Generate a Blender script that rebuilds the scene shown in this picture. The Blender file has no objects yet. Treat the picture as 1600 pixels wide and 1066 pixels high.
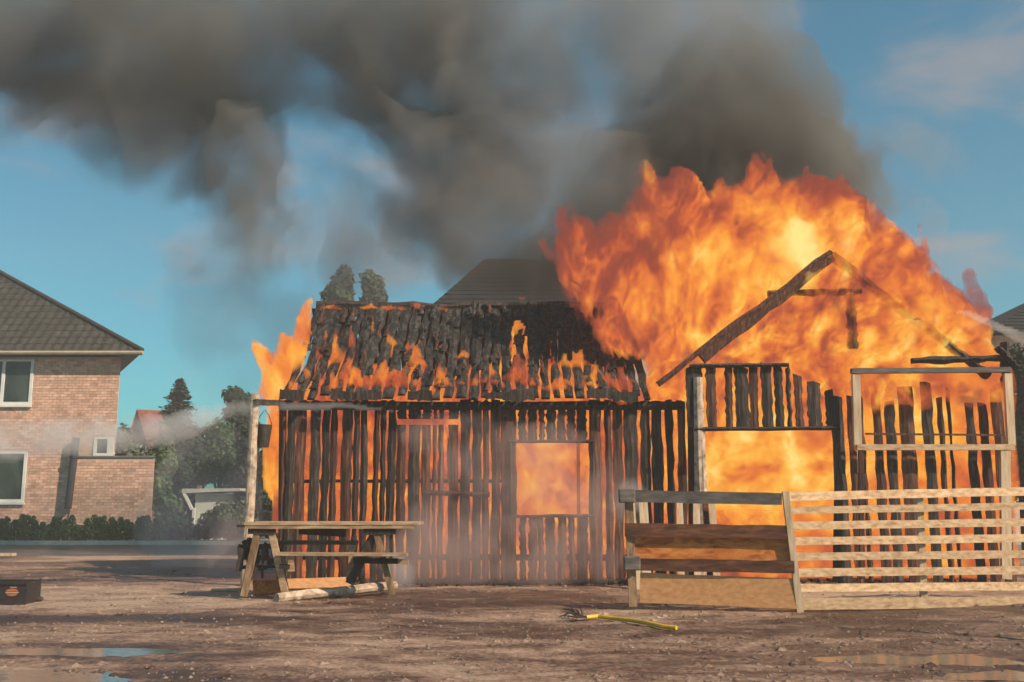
import bpy, math, random
import numpy as np
from mathutils import Vector, Matrix
random.seed(7)
S = bpy.context.scene
COL = S.collection

# ------------------------------------------------------------------ camera
F = 1556.0                     # focal length in pixels of a 1600 wide picture
PITCH = math.radians(9.3)
CAMH = 1.2
cam_d = bpy.data.cameras.new('camera'); cam = bpy.data.objects.new('camera', cam_d); COL.objects.link(cam)
cam.location = (0, 0, CAMH); cam.rotation_euler = (math.pi/2 + PITCH, 0, 0)
cam_d.sensor_width = 36.0; cam_d.lens = 36.0*F/1600; cam_d.clip_end = 3000; cam_d.clip_start = 0.1
S.camera = cam

# ------------------------------------------------------------------ sky, sun, exposure
SUN_DIR = Vector((0.85, -0.53, 0.0)).normalized()      # horizontal direction towards the sun
SUN_EL = math.radians(37)
w = bpy.data.worlds.new('World'); S.world = w; w.use_nodes = True
nt = w.node_tree; nt.nodes.clear()
def N(nt, t, **k):
    n = nt.nodes.new(t)
    for a, b in k.items(): setattr(n, a, b)
    return n
wo = N(nt, 'ShaderNodeOutputWorld'); bg = N(nt, 'ShaderNodeBackground')
sky = N(nt, 'ShaderNodeTexSky', sky_type='NISHITA', sun_disc=False, sun_elevation=SUN_EL,
        sun_rotation=math.atan2(SUN_DIR.x, SUN_DIR.y))
sky.air_density = 1.0; sky.dust_density = 1.2; sky.ozone_density = 1.0
tint = N(nt, 'ShaderNodeMix', data_type='RGBA', blend_type='MULTIPLY'); tint.inputs[0].default_value = 1
tint.inputs[7].default_value = (0.27, 0.86, 0.88, 1)
nt.links.new(sky.outputs[0], tint.inputs[6])
tc = N(nt, 'ShaderNodeTexCoord'); mp = N(nt, 'ShaderNodeMapping'); mp.inputs['Scale'].default_value = (1, 1, 2.6)
cn = N(nt, 'ShaderNodeTexNoise'); cn.inputs['Scale'].default_value = 5.2; cn.inputs['Detail'].default_value = 5
cn.inputs['Roughness'].default_value = 0.5; cn.inputs['Distortion'].default_value = 0.3
nt.links.new(tc.outputs['Generated'], mp.inputs[0]); nt.links.new(mp.outputs[0], cn.inputs['Vector'])
cr = N(nt, 'ShaderNodeMapRange'); cr.interpolation_type = 'SMOOTHSTEP'
cr.inputs[1].default_value = 0.47; cr.inputs[2].default_value = 0.70; cr.inputs[4].default_value = 0.62
nt.links.new(cn.outputs['Fac'], cr.inputs[0])
cm = N(nt, 'ShaderNodeMix', data_type='RGBA'); cm.inputs[7].default_value = (3.1, 2.75, 2.75, 1)
nt.links.new(cr.outputs[0], cm.inputs[0]); nt.links.new(tint.outputs[2], cm.inputs[6])
nt.links.new(cm.outputs[2], bg.inputs[0]); bg.inputs[1].default_value = 0.095
nt.links.new(bg.outputs[0], wo.inputs[0])

sd = bpy.data.lights.new('sun', 'SUN'); sd.energy = 5.0; sd.angle = math.radians(0.6); sd.color = (1.0, 0.80, 0.60)
so = bpy.data.objects.new('sun', sd); COL.objects.link(so)
dv = Vector((SUN_DIR.x*math.cos(SUN_EL), SUN_DIR.y*math.cos(SUN_EL), math.sin(SUN_EL)))
so.rotation_euler = dv.to_track_quat('Z', 'Y').to_euler(); so.location = (20, -12, 30)

S.view_settings.view_transform = 'Standard'; S.view_settings.look = 'None'
S.view_settings.exposure = 0.35; S.view_settings.gamma = 1; S.view_settings.use_curve_mapping = False
S.render.engine = 'CYCLES'
c = S.cycles
c.use_denoising = True
c.use_adaptive_sampling = True; c.adaptive_threshold = 0.03
c.max_bounces = 6; c.diffuse_bounces = 2; c.glossy_bounces = 2; c.transmission_bounces = 2
c.volume_bounces = 2; c.transparent_max_bounces = 12
c.sample_clamp_indirect = 4
c.volume_step_rate = 1.0; c.volume_max_steps = 64

# ------------------------------------------------------------------ pixel helpers (photo pixels -> points of the place)
CP, SP = math.cos(PITCH), math.sin(PITCH)
def P(px, py, Y):
    a = (px-800)/F; b = (533-py)/F
    d = Vector((a, CP - b*SP, SP + b*CP))
    t = Y/d.y
    return Vector((d.x*t, Y, CAMH + d.z*t))
def GY(py, z=0.0):
    b = (533-py)/F
    return (z-CAMH)/(SP + b*CP)*(CP - b*SP)
def G(px, py, z=0.0):
    return P(px, py, GY(py, z))

# ------------------------------------------------------------------ numpy value noise
def _h(ix, iy, seed):
    n = (ix.astype(np.int64)*374761393 + iy.astype(np.int64)*668265263 + seed*1442695041) & 0xffffffff
    n = ((n ^ (n >> 13))*1274126177) & 0xffffffff
    n = n ^ (n >> 16)
    return (n & 0xffff)/65535.0
def vnoise(x, y, seed=0):
    x = np.asarray(x, float); y = np.asarray(y, float)
    ix = np.floor(x); iy = np.floor(y); fx = x-ix; fy = y-iy
    fx = fx*fx*(3-2*fx); fy = fy*fy*(3-2*fy)
    a = _h(ix, iy, seed); b = _h(ix+1, iy, seed); c_ = _h(ix, iy+1, seed); d = _h(ix+1, iy+1, seed)
    return (a*(1-fx)+b*fx)*(1-fy) + (c_*(1-fx)+d*fx)*fy
def fbm(x, y, seed=0, oct=4):
    v = 0; a = 0.5; s = 0
    x = np.asarray(x, float); y = np.asarray(y, float)
    for k in range(oct):
        v = v + a*vnoise(x, y, seed+k*17); s += a; a *= 0.5; x = x*2.03; y = y*2.03
    return v/s

# ------------------------------------------------------------------ objects
ORG = {}
def tag(o, label=None, cat=None, group=None, kind=None):
    if label: o['label'] = label
    if cat: o['category'] = cat
    if group: o['group'] = group
    if kind: o['kind'] = kind
    return o
def thing(name, label, cat, loc, group=None):
    o = bpy.data.objects.new(name, None); COL.objects.link(o); o.location = loc; o.empty_display_size = 0.2
    ORG[o.name] = Vector(loc)
    return tag(o, label, cat, group)
def mesh(name, verts, faces, mat, parent=None, smooth=False):
    org = ORG[parent.name] if parent else Vector((0, 0, 0))
    va = np.array([tuple(v) for v in verts], float)
    if parent: va = va - np.array(org)
    me = bpy.data.meshes.new(name)
    me.from_pydata(va.tolist(), [], faces); me.update()
    if mat: me.materials.append(mat)
    if smooth: me.polygons.foreach_set('use_smooth', [True]*len(me.polygons))
    o = bpy.data.objects.new(name, me); COL.objects.link(o)
    if parent: o.parent = parent
    ORG[o.name] = org
    return o
class MB:
    def __init__(s): s.v = []; s.f = []
    def add(s, v, f):
        n = len(s.v); s.v += [tuple(q) for q in v]; s.f += [tuple(i+n for i in q) for q in f]; return s
    def box(s, x0, x1, y0, y1, z0, z1):
        return s.add([(x0,y0,z0),(x1,y0,z0),(x1,y1,z0),(x0,y1,z0),(x0,y0,z1),(x1,y0,z1),(x1,y1,z1),(x0,y1,z1)],
                     [(0,3,2,1),(4,5,6,7),(0,1,5,4),(1,2,6,5),(2,3,7,6),(3,0,4,7)])
    def beam(s, p0, p1, w, t, nrm=(0,-1,0)):
        p0 = Vector(p0); p1 = Vector(p1); L = (p1-p0).normalized(); n = Vector(nrm)
        W = L.cross(n).normalized(); n = W.cross(L).normalized()
        v = []
        for p in (p0, p1):
            for a, b in ((-1,-1),(1,-1),(1,1),(-1,1)): v.append(p + W*(a*w/2) + n*(b*t/2))
        return s.add(v, [(0,1,2,3),(7,6,5,4),(0,4,5,1),(1,5,6,2),(2,6,7,3),(3,7,4,0)])
    def tube(s, pts, rad, n=8, wob=0.0):
        pts = [Vector(p) for p in pts]; base = len(s.v)
        for i, p in enumerate(pts):
            d = (pts[min(i+1, len(pts)-1)] - pts[max(i-1, 0)]).normalized()
            a = d.cross(Vector((0, 0, 1)) if abs(d.z) < 0.9 else Vector((1, 0, 0))).normalized(); b = d.cross(a)
            r = rad[i] if isinstance(rad, (list, tuple)) else rad
            for k in range(n):
                th = 2*math.pi*k/n; rr = r*(1+random.uniform(-wob, wob))
                s.v.append(tuple(p + a*(rr*math.cos(th)) + b*(rr*math.sin(th))))
        for i in range(len(pts)-1):
            for k in range(n):
                s.f.append((base+i*n+k, base+i*n+(k+1) % n, base+(i+1)*n+(k+1) % n, base+(i+1)*n+k))
        s.f.append(tuple(base+k for k in range(n))[::-1]); s.f.append(tuple(base+(len(pts)-1)*n+k for k in range(n)))
        return s
    def build(s, name, mat, parent=None, smooth=False): return mesh(name, s.v, s.f, mat, parent, smooth)

def plank(p0, p1, w0, w1, t, nrm, wob=0.008, n=7, round_=0.0, ragged=0.0, seg=None):
    """irregular sawn slab between two points; round_ lifts its middle like a bark slab."""
    p0 = Vector(p0); p1 = Vector(p1); L = (p1-p0); ln = L.length; L.normalize(); nr = Vector(nrm)
    W = L.cross(nr).normalized(); nr = W.cross(L).normalized()
    m = MB(); rows = []
    lw = rw = 0
    for i in range(n+1):
        u = i/n; c0 = p0 + L*(ln*u)
        if 0 < i < n: lw = random.uniform(-wob, wob); rw = random.uniform(-wob, wob)
        else: lw = random.uniform(-wob, wob)*.5; rw = random.uniform(-wob, wob)*.5
        wd = w0+(w1-w0)*u
        a = c0 - W*(wd/2+lw); b = c0 + W*(wd/2+rw)
        e = 0
        if i == n and ragged: e = ragged
        mid = (a+b)/2
        sh = [L*random.uniform(-e, e) for _ in range(3)]
        rows.append([a - nr*(t/2)+sh[0], a + nr*(t/2*(0.5 if round_ else 1))+sh[0], mid + nr*(t/2+round_)+sh[1], b + nr*(t/2*(0.5 if round_ else 1))+sh[2], b - nr*(t/2)+sh[2]])
    v = [q for r in rows for q in r]; f = []
    for i in range(n):
        for k in range(5):
            f.append((i*5+k, i*5+(k+1) % 5, (i+1)*5+(k+1) % 5, (i+1)*5+k))
    f.append((4,3,2,1,0)); f.append(tuple(n*5+k for k in range(5)))
    m.add(v, f); return m

# ------------------------------------------------------------------ materials
def base_mat(name):
    m = bpy.data.materials.new(name); m.use_nodes = True
    return m, m.node_tree, m.node_tree.nodes['Principled BSDF']
def ramp(nt, stops):
    r = N(nt, 'ShaderNodeValToRGB'); e = r.color_ramp.elements
    while len(e) > 1: e.remove(e[-1])
    e[0].position = stops[0][0]; e[0].color = (*stops[0][1], 1)
    for p_, c_ in stops[1:]:
        q = e.new(p_); q.color = (*c_, 1)
    return r
def tex(nt, scale=(1,1,1), nscale=5, detail=4, rough=0.55, dist=0.0, rnd=True, coord='Object'):
    t = N(nt, 'ShaderNodeTexCoord'); m = N(nt, 'ShaderNodeMapping'); m.inputs['Scale'].default_value = scale
    nt.links.new(t.outputs[coord], m.inputs[0])
    if rnd:
        oi = N(nt, 'ShaderNodeObjectInfo'); mu = N(nt, 'ShaderNodeMath', operation='MULTIPLY'); mu.inputs[1].default_value = 37
        nt.links.new(oi.outputs['Random'], mu.inputs[0]); nt.links.new(mu.outputs[0], m.inputs['Location'])
    n = N(nt, 'ShaderNodeTexNoise'); n.inputs['Scale'].default_value = nscale; n.inputs['Detail'].default_value = detail
    n.inputs['Roughness'].default_value = rough; n.inputs['Distortion'].default_value = dist
    nt.links.new(m.outputs[0], n.inputs['Vector'])
    return n
def pmat(name, stops, scale=(1,1,1), nscale=5, detail=5, rough=0.8, bump=0.3, bdist=0.01, vary=0.0, dist=0.0, spec=0.3, island=False):
    m, nt, b = base_mat(name)
    n = tex(nt, scale, nscale, detail, 0.6, dist)
    r = ramp(nt, stops); nt.links.new(n.outputs['Fac'], r.inputs[0])
    out = r.outputs[0]
    if vary or island:
        src = N(nt, 'ShaderNodeNewGeometry').outputs['Random Per Island'] if island else N(nt, 'ShaderNodeObjectInfo').outputs['Random']
        mr = N(nt, 'ShaderNodeMapRange'); mr.inputs[3].default_value = 1-vary; mr.inputs[4].default_value = 1+vary
        nt.links.new(src, mr.inputs[0])
        hs = N(nt, 'ShaderNodeHueSaturation'); nt.links.new(mr.outputs[0], hs.inputs['Value']); nt.links.new(out, hs.inputs['Color'])
        out = hs.outputs[0]
    nt.links.new(out, b.inputs['Base Color'])
    b.inputs['Roughness'].default_value = rough; b.inputs['Specular IOR Level'].default_value = spec
    if bump:
        bp = N(nt, 'ShaderNodeBump'); bp.inputs['Strength'].default_value = bump; bp.inputs['Distance'].default_value = bdist
        nt.links.new(n.outputs['Fac'], bp.inputs['Height']); nt.links.new(bp.outputs[0], b.inputs['Normal'])
    return m
M = {}
M['char'] = pmat('charred_wood', [(0.25, (.012,.010,.009)), (0.5, (.035,.026,.022)), (0.62, (.075,.05,.04)), (0.8, (.17,.12,.10))], (9,9,1.2), 3.0, 6, .85, .8, .02, .35)
M['scorch'] = pmat('scorched_wood', [(0.25, (.015,.010,.008)), (0.45, (.055,.024,.017)), (0.6, (.13,.05,.03)), (0.8, (.26,.14,.09))], (10,10,1.0), 2.5, 6, .8, .8, .02, .4)
M['roofchar'] = pmat('charred_roof_slab', [(0.25, (.008,.007,.007)), (0.5, (.022,.019,.017)), (0.60, (.07,.06,.053)), (0.68, (.025,.021,.019)), (0.80, (.32,.26,.22))], (5,2,2), 3.0, 7, .8, 1.0, .03, .35, .6)
M['pale'] = pmat('pale_sawn_timber', [(0.25, (.20,.11,.06)), (0.42, (.44,.27,.15)), (0.55, (.56,.37,.22)), (0.7, (.66,.46,.29))], (2.2,9,9), 2.6, 7, .75, .45, .008, .2)
M['palev'] = pmat('pale_upright_timber', [(0.3, (.42,.28,.17)), (0.5, (.56,.40,.26)), (0.7, (.68,.52,.37))], (9,9,1), 3, 5, .75, .35, .006, .12)
M['birch'] = pmat('pale_bark', [(0.3, (.10,.07,.05)), (0.42, (.36,.25,.18)), (0.6, (.55,.42,.32)), (0.8, (.62,.5,.4))], (3,3,3), 3, 6, .8, .7, .01, .0, .4)
M['dark'] = pmat('dark_creosoted_rail', [(0.3, (.035,.018,.012)), (0.5, (.11,.04,.02)), (0.7, (.22,.09,.045))], (1.2,6,6), 3, 6, .6, .5, .008, .2)
M['greyrail'] = pmat('weathered_grey_rail', [(0.3, (.06,.05,.045)), (0.5, (.12,.10,.09)), (0.75, (.2,.16,.14))], (1.2,6,6), 3, 6, .7, .5, .008, .1)
M['rust'] = pmat('orange_brown_board', [(0.3, (.24,.055,.016)), (0.5, (.56,.17,.035)), (0.7, (.70,.28,.08))], (1.5,4,4), 3, 6, .5, .4, .006, .0, .8)
M['brownboard'] = pmat('light_brown_sheet', [(0.3, (.42,.20,.08)), (0.55, (.56,.28,.12)), (0.75, (.62,.35,.17))], (3,6,6), 4, 6, .8, .3, .004)
M['tabletop'] = pmat('weathered_table_timber', [(0.3, (.22,.13,.075)), (0.5, (.38,.24,.14)), (0.7, (.55,.40,.27))], (1.4,7,7), 3, 6, .75, .4, .006, .15)
M['tablewood'] = pmat('old_trestle_timber', [(0.3, (.10,.055,.03)), (0.5, (.25,.15,.08)), (0.7, (.42,.28,.17))], (6,6,1.5), 3, 6, .8, .5, .008, .3)
M['soot'] = pmat('sooty_timber', [(0.3, (.015,.013,.012)), (0.6, (.05,.035,.028)), (0.8, (.12,.08,.06))], (6,6,2), 3, 6, .85, .6, .01, .2)
M['greenwood'] = pmat('mossy_bench_timber', [(0.3, (.07,.075,.05)), (0.6, (.13,.13,.09)), (0.8, (.2,.18,.13))], (1.5,6,6), 3, 6, .8, .5, .008)
M['brick'] = pmat('brick_clay', [(0.3, (.56,.32,.225)), (0.5, (.68,.42,.31)), (0.7, (.78,.53,.41))], (1,1,1), 7, 5, .9, .3, .004, .2)
M['brick_i'] = pmat('brick_clay_courses', [(0.3, (.56,.32,.225)), (0.5, (.68,.42,.31)), (0.7, (.78,.53,.41))], (1,1,1), 7, 5, .9, .3, .004, .2, island=True)
M['mortar'] = pmat('mortar', [(0.3, (.44,.32,.26)), (0.7, (.56,.43,.35))], (1,1,1), 6, 4, .95, .3, .004)
M['tile'] = pmat('dark_roof_tile', [(0.3, (.033,.031,.027)), (0.5, (.052,.048,.04)), (0.75, (.085,.077,.062))], (2,2,2), 3, 6, .75, .4, .008, .15)
M['tile_i'] = pmat('dark_roof_tile_courses', [(0.3, (.033,.031,.027)), (0.5, (.052,.048,.04)), (0.75, (.085,.077,.062))], (2,2,2), 3, 6, .75, .4, .008, .15, island=True)
M['slate2'] = pmat('grey_roof_tile', [(0.3, (.013,.012,.013)), (0.7, (.028,.026,.026))], (2,2,2), 3, 6, .8, .4, .008, .12, island=True)
M['redtile'] = pmat('red_roof_tile', [(0.3, (.17,.045,.03)), (0.7, (.27,.08,.05))], (2,2,2), 3, 6, .8, .4, .008, .1, island=True)
M['white'] = pmat('white_paint', [(0.3, (.66,.66,.62)), (0.7, (.8,.8,.76))], (1,1,1), 3, 4, .5, .1, .002)
M['fascia'] = pmat('cream_fascia', [(0.3, (.32,.28,.20)), (0.7, (.46,.41,.30))], (1,1,1), 3, 4, .6, .1, .002)
M['soffit'] = pmat('grey_soffit', [(0.3, (.13,.14,.13)), (0.7, (.2,.21,.2))], (1,1,1), 3, 4, .7, .1, .002)
M['pipe'] = pmat('dark_grey_plastic', [(0.3, (.035,.037,.042)), (0.7, (.06,.06,.065))], (1,1,1), 5, 4, .4, .1, .002)
M['asphalt'] = pmat('wet_asphalt', [(0.3, (.05,.055,.065)), (0.7, (.10,.105,.12))], (1,1,1), 2, 8, .35, .3, .004, spec=.5)
M['kerb'] = pmat('kerb_concrete', [(0.3, (.36,.37,.33)), (0.7, (.5,.5,.45))], (1,1,1), 4, 5, .85, .2, .004, .1)
M['concrete'] = pmat('pale_render', [(0.3, (.50,.53,.46)), (0.7, (.62,.65,.57))], (1,1,1), 3, 5, .85, .2, .004)
M['yellow'] = pmat('yellow_rubber', [(0.3, (.66,.36,.02)), (0.7, (.80,.48,.05))], (4,4,4), 5, 5, .45, .2, .003)
M['bark'] = pmat('tree_bark', [(0.3, (.04,.03,.022)), (0.7, (.11,.08,.06))], (6,6,1.5), 3, 5, .9, .6, .02)
M['stone'] = pmat('gravel_stone', [(0.3, (.10,.07,.05)), (0.7, (.26,.20,.15))], (1,1,1), 9, 3, .85, .2, .003, .4, island=True)
M['ash'] = pmat('charred_debris', [(0.3, (.012,.010,.009)), (0.6, (.05,.035,.028)), (0.8, (.12,.09,.07))], (1,1,1), 9, 5, .9, .5, .01, .4, island=True)
M['crate'] = pmat('dark_crate_plastic', [(0.3, (.02,.018,.02)), (0.7, (.045,.035,.035))], (2,2,2), 4, 5, .6, .3, .004)
M['printred'] = pmat('orange_red_print', [(0.3, (.36,.08,.03)), (0.7, (.5,.14,.05))], (2,2,2), 6, 5, .6, .1, .002)
M['printpale'] = pmat('pale_print', [(0.3, (.4,.33,.26)), (0.7, (.5,.42,.34))], (2,2,2), 6, 5, .6, .1, .002)
def leafmat(name, a, b_):
    m = pmat(name, [(0.3, a), (0.7, b_)], (1,1,1), 1.6, 3, .75, 0, .01, .35, island=True)
    return m
M['leaf'] = leafmat('leaf_green', (.035,.07,.028), (.09,.14,.055))
M['leaf2'] = leafmat('leaf_olive', (.05,.065,.03), (.10,.12,.06))
M['leaf3'] = leafmat('leaf_dark', (.02,.035,.022), (.05,.07,.04))
M['leafred'] = leafmat('leaf_purple', (.05,.03,.03), (.10,.06,.055))
def glassmat():
    m, nt, b = base_mat('window_glass')
    n = tex(nt, (1,1,.6), 1.2, 3, .5, .5)
    r = ramp(nt, [(0.35, (.02,.03,.028)), (0.7, (.08,.10,.085))]); nt.links.new(n.outputs['Fac'], r.inputs[0])
    nt.links.new(r.outputs[0], b.inputs['Base Color']); b.inputs['Roughness'].default_value = .08
    return m
M['glass'] = glassmat()

# ground
def ground_mat():
    m, nt, b = base_mat('trampled_dirt')
    big = tex(nt, (.16,.42,1), 1.0, 5, .6, .6, rnd=False)
    mid = tex(nt, (1.0,1.8,1), 1.6, 8, .7, .3, rnd=False)
    fine = tex(nt, (1,1,1), 22, 6, .7, 0, rnd=False)
    mx = N(nt, 'ShaderNodeMath', operation='MULTIPLY_ADD'); mx.inputs[1].default_value = .55
    nt.links.new(mid.outputs['Fac'], mx.inputs[0])
    sc = N(nt, 'ShaderNodeMath', operation='MULTIPLY'); sc.inputs[1].default_value = .75; nt.links.new(big.outputs['Fac'], sc.inputs[0])
    nt.links.new(sc.outputs[0], mx.inputs[2])
    mx2 = N(nt, 'ShaderNodeMath', operation='MULTIPLY_ADD'); mx2.inputs[1].default_value = .45; nt.links.new(fine.outputs['Fac'], mx2.inputs[0]); nt.links.new(mx.outputs[0], mx2.inputs[2])
    tcg = N(nt, 'ShaderNodeTexCoord'); sx = N(nt, 'ShaderNodeSeparateXYZ'); nt.links.new(tcg.outputs['Object'], sx.inputs[0])
    wet = ramp(nt, [(0.0, (.40,.40,.40)), (.22, (.50,.50,.50)), (.33, (.34,.34,.34)), (.42, (.52,.52,.52)), (.55, (.66,.66,.66)), (.75, (.45,.45,.45)), (1.0, (.5,.5,.5))])
    yy = N(nt, 'ShaderNodeMapRange'); yy.inputs[1].default_value = 6; yy.inputs[2].default_value = 20; nt.links.new(sx.outputs['Y'], yy.inputs[0])
    yn = N(nt, 'ShaderNodeMath', operation='MULTIPLY_ADD'); yn.inputs[1].default_value = .35; nt.links.new(big.outputs['Fac'], yn.inputs[0])
    ys2 = N(nt, 'ShaderNodeMath', operation='SUBTRACT'); ys2.inputs[1].default_value = .175; nt.links.new(yy.outputs[0], ys2.inputs[0]); nt.links.new(ys2.outputs[0], yn.inputs[2])
    nt.links.new(yn.outputs[0], wet.inputs[0])
    w2 = N(nt, 'ShaderNodeMath', operation='MULTIPLY_ADD'); w2.inputs[1].default_value = .38; w2.inputs[2].default_value = -.19
    nt.links.new(wet.outputs[0], w2.inputs[0]); m3 = N(nt, 'ShaderNodeMath', operation='ADD'); nt.links.new(w2.outputs[0], m3.inputs[0]); nt.links.new(mx2.outputs[0], m3.inputs[1])
    mx2b = m3
    r = ramp(nt, [(0.70, (.032,.018,.014)), (0.80, (.08,.045,.034)), (0.89, (.23,.14,.10)), (1.02, (.40,.275,.20))])
    nt.links.new(mx2b.outputs[0], r.inputs[0]); nt.links.new(r.outputs[0], b.inputs['Base Color'])
    rr = N(nt, 'ShaderNodeMapRange'); rr.inputs[1].default_value = .55; rr.inputs[2].default_value = .8; rr.inputs[3].default_value = .42; rr.inputs[4].default_value = .95
    nt.links.new(mx.outputs[0], rr.inputs[0]); nt.links.new(rr.outputs[0], b.inputs['Roughness'])
    b.inputs['Specular IOR Level'].default_value = .35
    bp = N(nt, 'ShaderNodeBump'); bp.inputs['Strength'].default_value = .9; bp.inputs['Distance'].default_value = .03
    nt.links.new(mx2.outputs[0], bp.inputs['Height']); nt.links.new(bp.outputs[0], b.inputs['Normal'])
    return m
M['dirt'] = ground_mat()
def water_mat():
    m, nt, b = base_mat('muddy_water')
    b.inputs['Base Color'].default_value = (.10,.085,.075,1); b.inputs['Roughness'].default_value = .07
    n = tex(nt, (1,2.5,1), 5, 4, .5, .3); bp = N(nt, 'ShaderNodeBump'); bp.inputs['Strength'].default_value = .12; bp.inputs['Distance'].default_value = .02
    nt.links.new(n.outputs['Fac'], bp.inputs['Height']); nt.links.new(bp.outputs[0], b.inputs['Normal'])
    b.inputs['Specular IOR Level'].default_value = .8
    return m
M['water'] = water_mat()

# --- volumes
def vmath(nt, op, a, b=None):
    n = N(nt, 'ShaderNodeMath', operation=op)
    for i, q in enumerate((a, b)):
        if q is None: continue
        if hasattr(q, 'links'): nt.links.new(q, n.inputs[i])
        else: n.inputs[i].default_value = q
    return n.outputs[0]
def fire_mat(name, sigma=4.0, gain=1.0, cores=(), scale=1.1, bias=0.0, vert=0.55, lo=0.30, hi=0.46, slant=0.0, contrast=1.0, fine=.7):
    m = bpy.data.materials.new(name); m.use_nodes = True; nt = m.node_tree; nt.nodes.clear()
    out = N(nt, 'ShaderNodeOutputMaterial')
    t = N(nt, 'ShaderNodeTexCoord'); mp = N(nt, 'ShaderNodeMapping')
    mp.inputs['Scale'].default_value = (1, .2, vert); mp.inputs['Rotation'].default_value = (0, slant, 0)
    nt.links.new(t.outputs['Object'], mp.inputs[0])
    n1 = N(nt, 'ShaderNodeTexNoise'); n1.inputs['Scale'].default_value = scale; n1.inputs['Detail'].default_value = 5
    n1.inputs['Roughness'].default_value = .58; n1.inputs['Distortion'].default_value = 1.1
    nt.links.new(mp.outputs[0], n1.inputs['Vector'])
    # second, offset reading of the same kind of noise thins the flame out
    mp2 = N(nt, 'ShaderNodeMapping'); mp2.inputs['Location'].default_value = (7.3, 2.1, 4.4); mp2.inputs['Scale'].default_value = (1.9, .7, 1.3*vert/.55)
    nt.links.new(t.outputs['Object'], mp2.inputs[0])
    n2 = N(nt, 'ShaderNodeTexNoise'); n2.inputs['Scale'].default_value = scale*1.1; n2.inputs['Detail'].default_value = 4; n2.inputs['Distortion'].default_value = .8
    nt.links.new(mp2.outputs[0], n2.inputs['Vector'])
    dn = N(nt, 'ShaderNodeMapRange'); dn.interpolation_type = 'SMOOTHSTEP'
    dn.inputs[1].default_value = lo; dn.inputs[2].default_value = hi; dn.inputs[3].default_value = 0; dn.inputs[4].default_value = sigma
    nt.links.new(n2.outputs['Fac'], dn.inputs[0])
    heat = vmath(nt, 'MULTIPLY_ADD', n1.outputs['Fac'], 1.55*contrast); heat.node.inputs[2].default_value = -0.30 - .775*(contrast-1) + bias
    n3 = N(nt, 'ShaderNodeTexNoise'); n3.inputs['Scale'].default_value = scale*3.6; n3.inputs['Detail'].default_value = 4
    n3.inputs['Roughness'].default_value = .62; n3.inputs['Distortion'].default_value = 1.6; nt.links.new(mp.outputs[0], n3.inputs['Vector'])
    f3 = vmath(nt, 'MULTIPLY_ADD', n3.outputs['Fac'], fine); f3.node.inputs[2].default_value = -.5*fine
    heat = vmath(nt, 'ADD', heat, f3)
    for (cx, cy, cz, rx, rz, g) in cores:
        mc = N(nt, 'ShaderNodeMapping', vector_type='TEXTURE')
        mc.inputs['Location'].default_value = (cx, cy, cz); mc.inputs['Scale'].default_value = (rx, 50, rz)
        nt.links.new(t.outputs['Object'], mc.inputs[0])
        ln = N(nt, 'ShaderNodeVectorMath', operation='LENGTH'); nt.links.new(mc.outputs[0], ln.inputs[0])
        mr = N(nt, 'ShaderNodeMapRange'); mr.interpolation_type = 'SMOOTHSTEP'
        mr.inputs[1].default_value = 1; mr.inputs[2].default_value = 0; mr.inputs[3].default_value = 0; mr.inputs[4].default_value = g
        nt.links.new(ln.outputs['Value'], mr.inputs[0])
        heat = vmath(nt, 'ADD', heat, mr.outputs[0])
    r = ramp(nt, [(0.10, (.24,.05,.03)), (0.28, (.46,.085,.03)), (0.44, (.66,.15,.032)), (0.58, (.78,.24,.03)), (0.74, (.85,.37,.045)), (0.90, (.94,.52,.10)), (1.0, (1.0,.66,.22))])
    nt.links.new(heat, r.inputs[0])
    ab = N(nt, 'ShaderNodeVolumeAbsorption'); ab.inputs['Color'].default_value = (0, 0, 0, 1); nt.links.new(dn.outputs[0], ab.inputs['Density'])
    em = N(nt, 'ShaderNodeEmission'); nt.links.new(r.outputs[0], em.inputs['Color'])
    nt.links.new(vmath(nt, 'MULTIPLY', dn.outputs[0], gain), em.inputs['Strength'])
    ad = N(nt, 'ShaderNodeAddShader'); nt.links.new(ab.outputs[0], ad.inputs[0]); nt.links.new(em.outputs[0], ad.inputs[1])
    nt.links.new(ad.outputs[0], out.inputs['Volume'])
    return m
def smoke_mat(name, sigma, albedo, scale=.35, lo=.34, hi=.62, vert=1.0, detail=4, aniso=0.0, dist=.5):
    m = bpy.data.materials.new(name); m.use_nodes = True; nt = m.node_tree; nt.nodes.clear()
    out = N(nt, 'ShaderNodeOutputMaterial'); pv = N(nt, 'ShaderNodeVolumePrincipled')
    t = N(nt, 'ShaderNodeTexCoord'); mp = N(nt, 'ShaderNodeMapping'); mp.inputs['Scale'].default_value = (1, .8, vert)
    nt.links.new(t.outputs['Object'], mp.inputs[0])
    n1 = N(nt, 'ShaderNodeTexNoise'); n1.inputs['Scale'].default_value = scale; n1.inputs['Detail'].default_value = detail
    n1.inputs['Distortion'].default_value = dist; nt.links.new(mp.outputs[0], n1.inputs['Vector'])
    dn = N(nt, 'ShaderNodeMapRange'); dn.interpolation_type = 'SMOOTHSTEP'
    dn.inputs[1].default_value = lo; dn.inputs[2].default_value = hi; dn.inputs[3].default_value = 0; dn.inputs[4].default_value = sigma
    nt.links.new(n1.outputs['Fac'], dn.inputs[0]); nt.links.new(dn.outputs[0], pv.inputs['Density'])
    pv.inputs['Color'].default_value = (*albedo, 1); pv.inputs['Anisotropy'].default_value = aniso
    nt.links.new(pv.outputs[0], out.inputs['Volume'])
    return m

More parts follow.
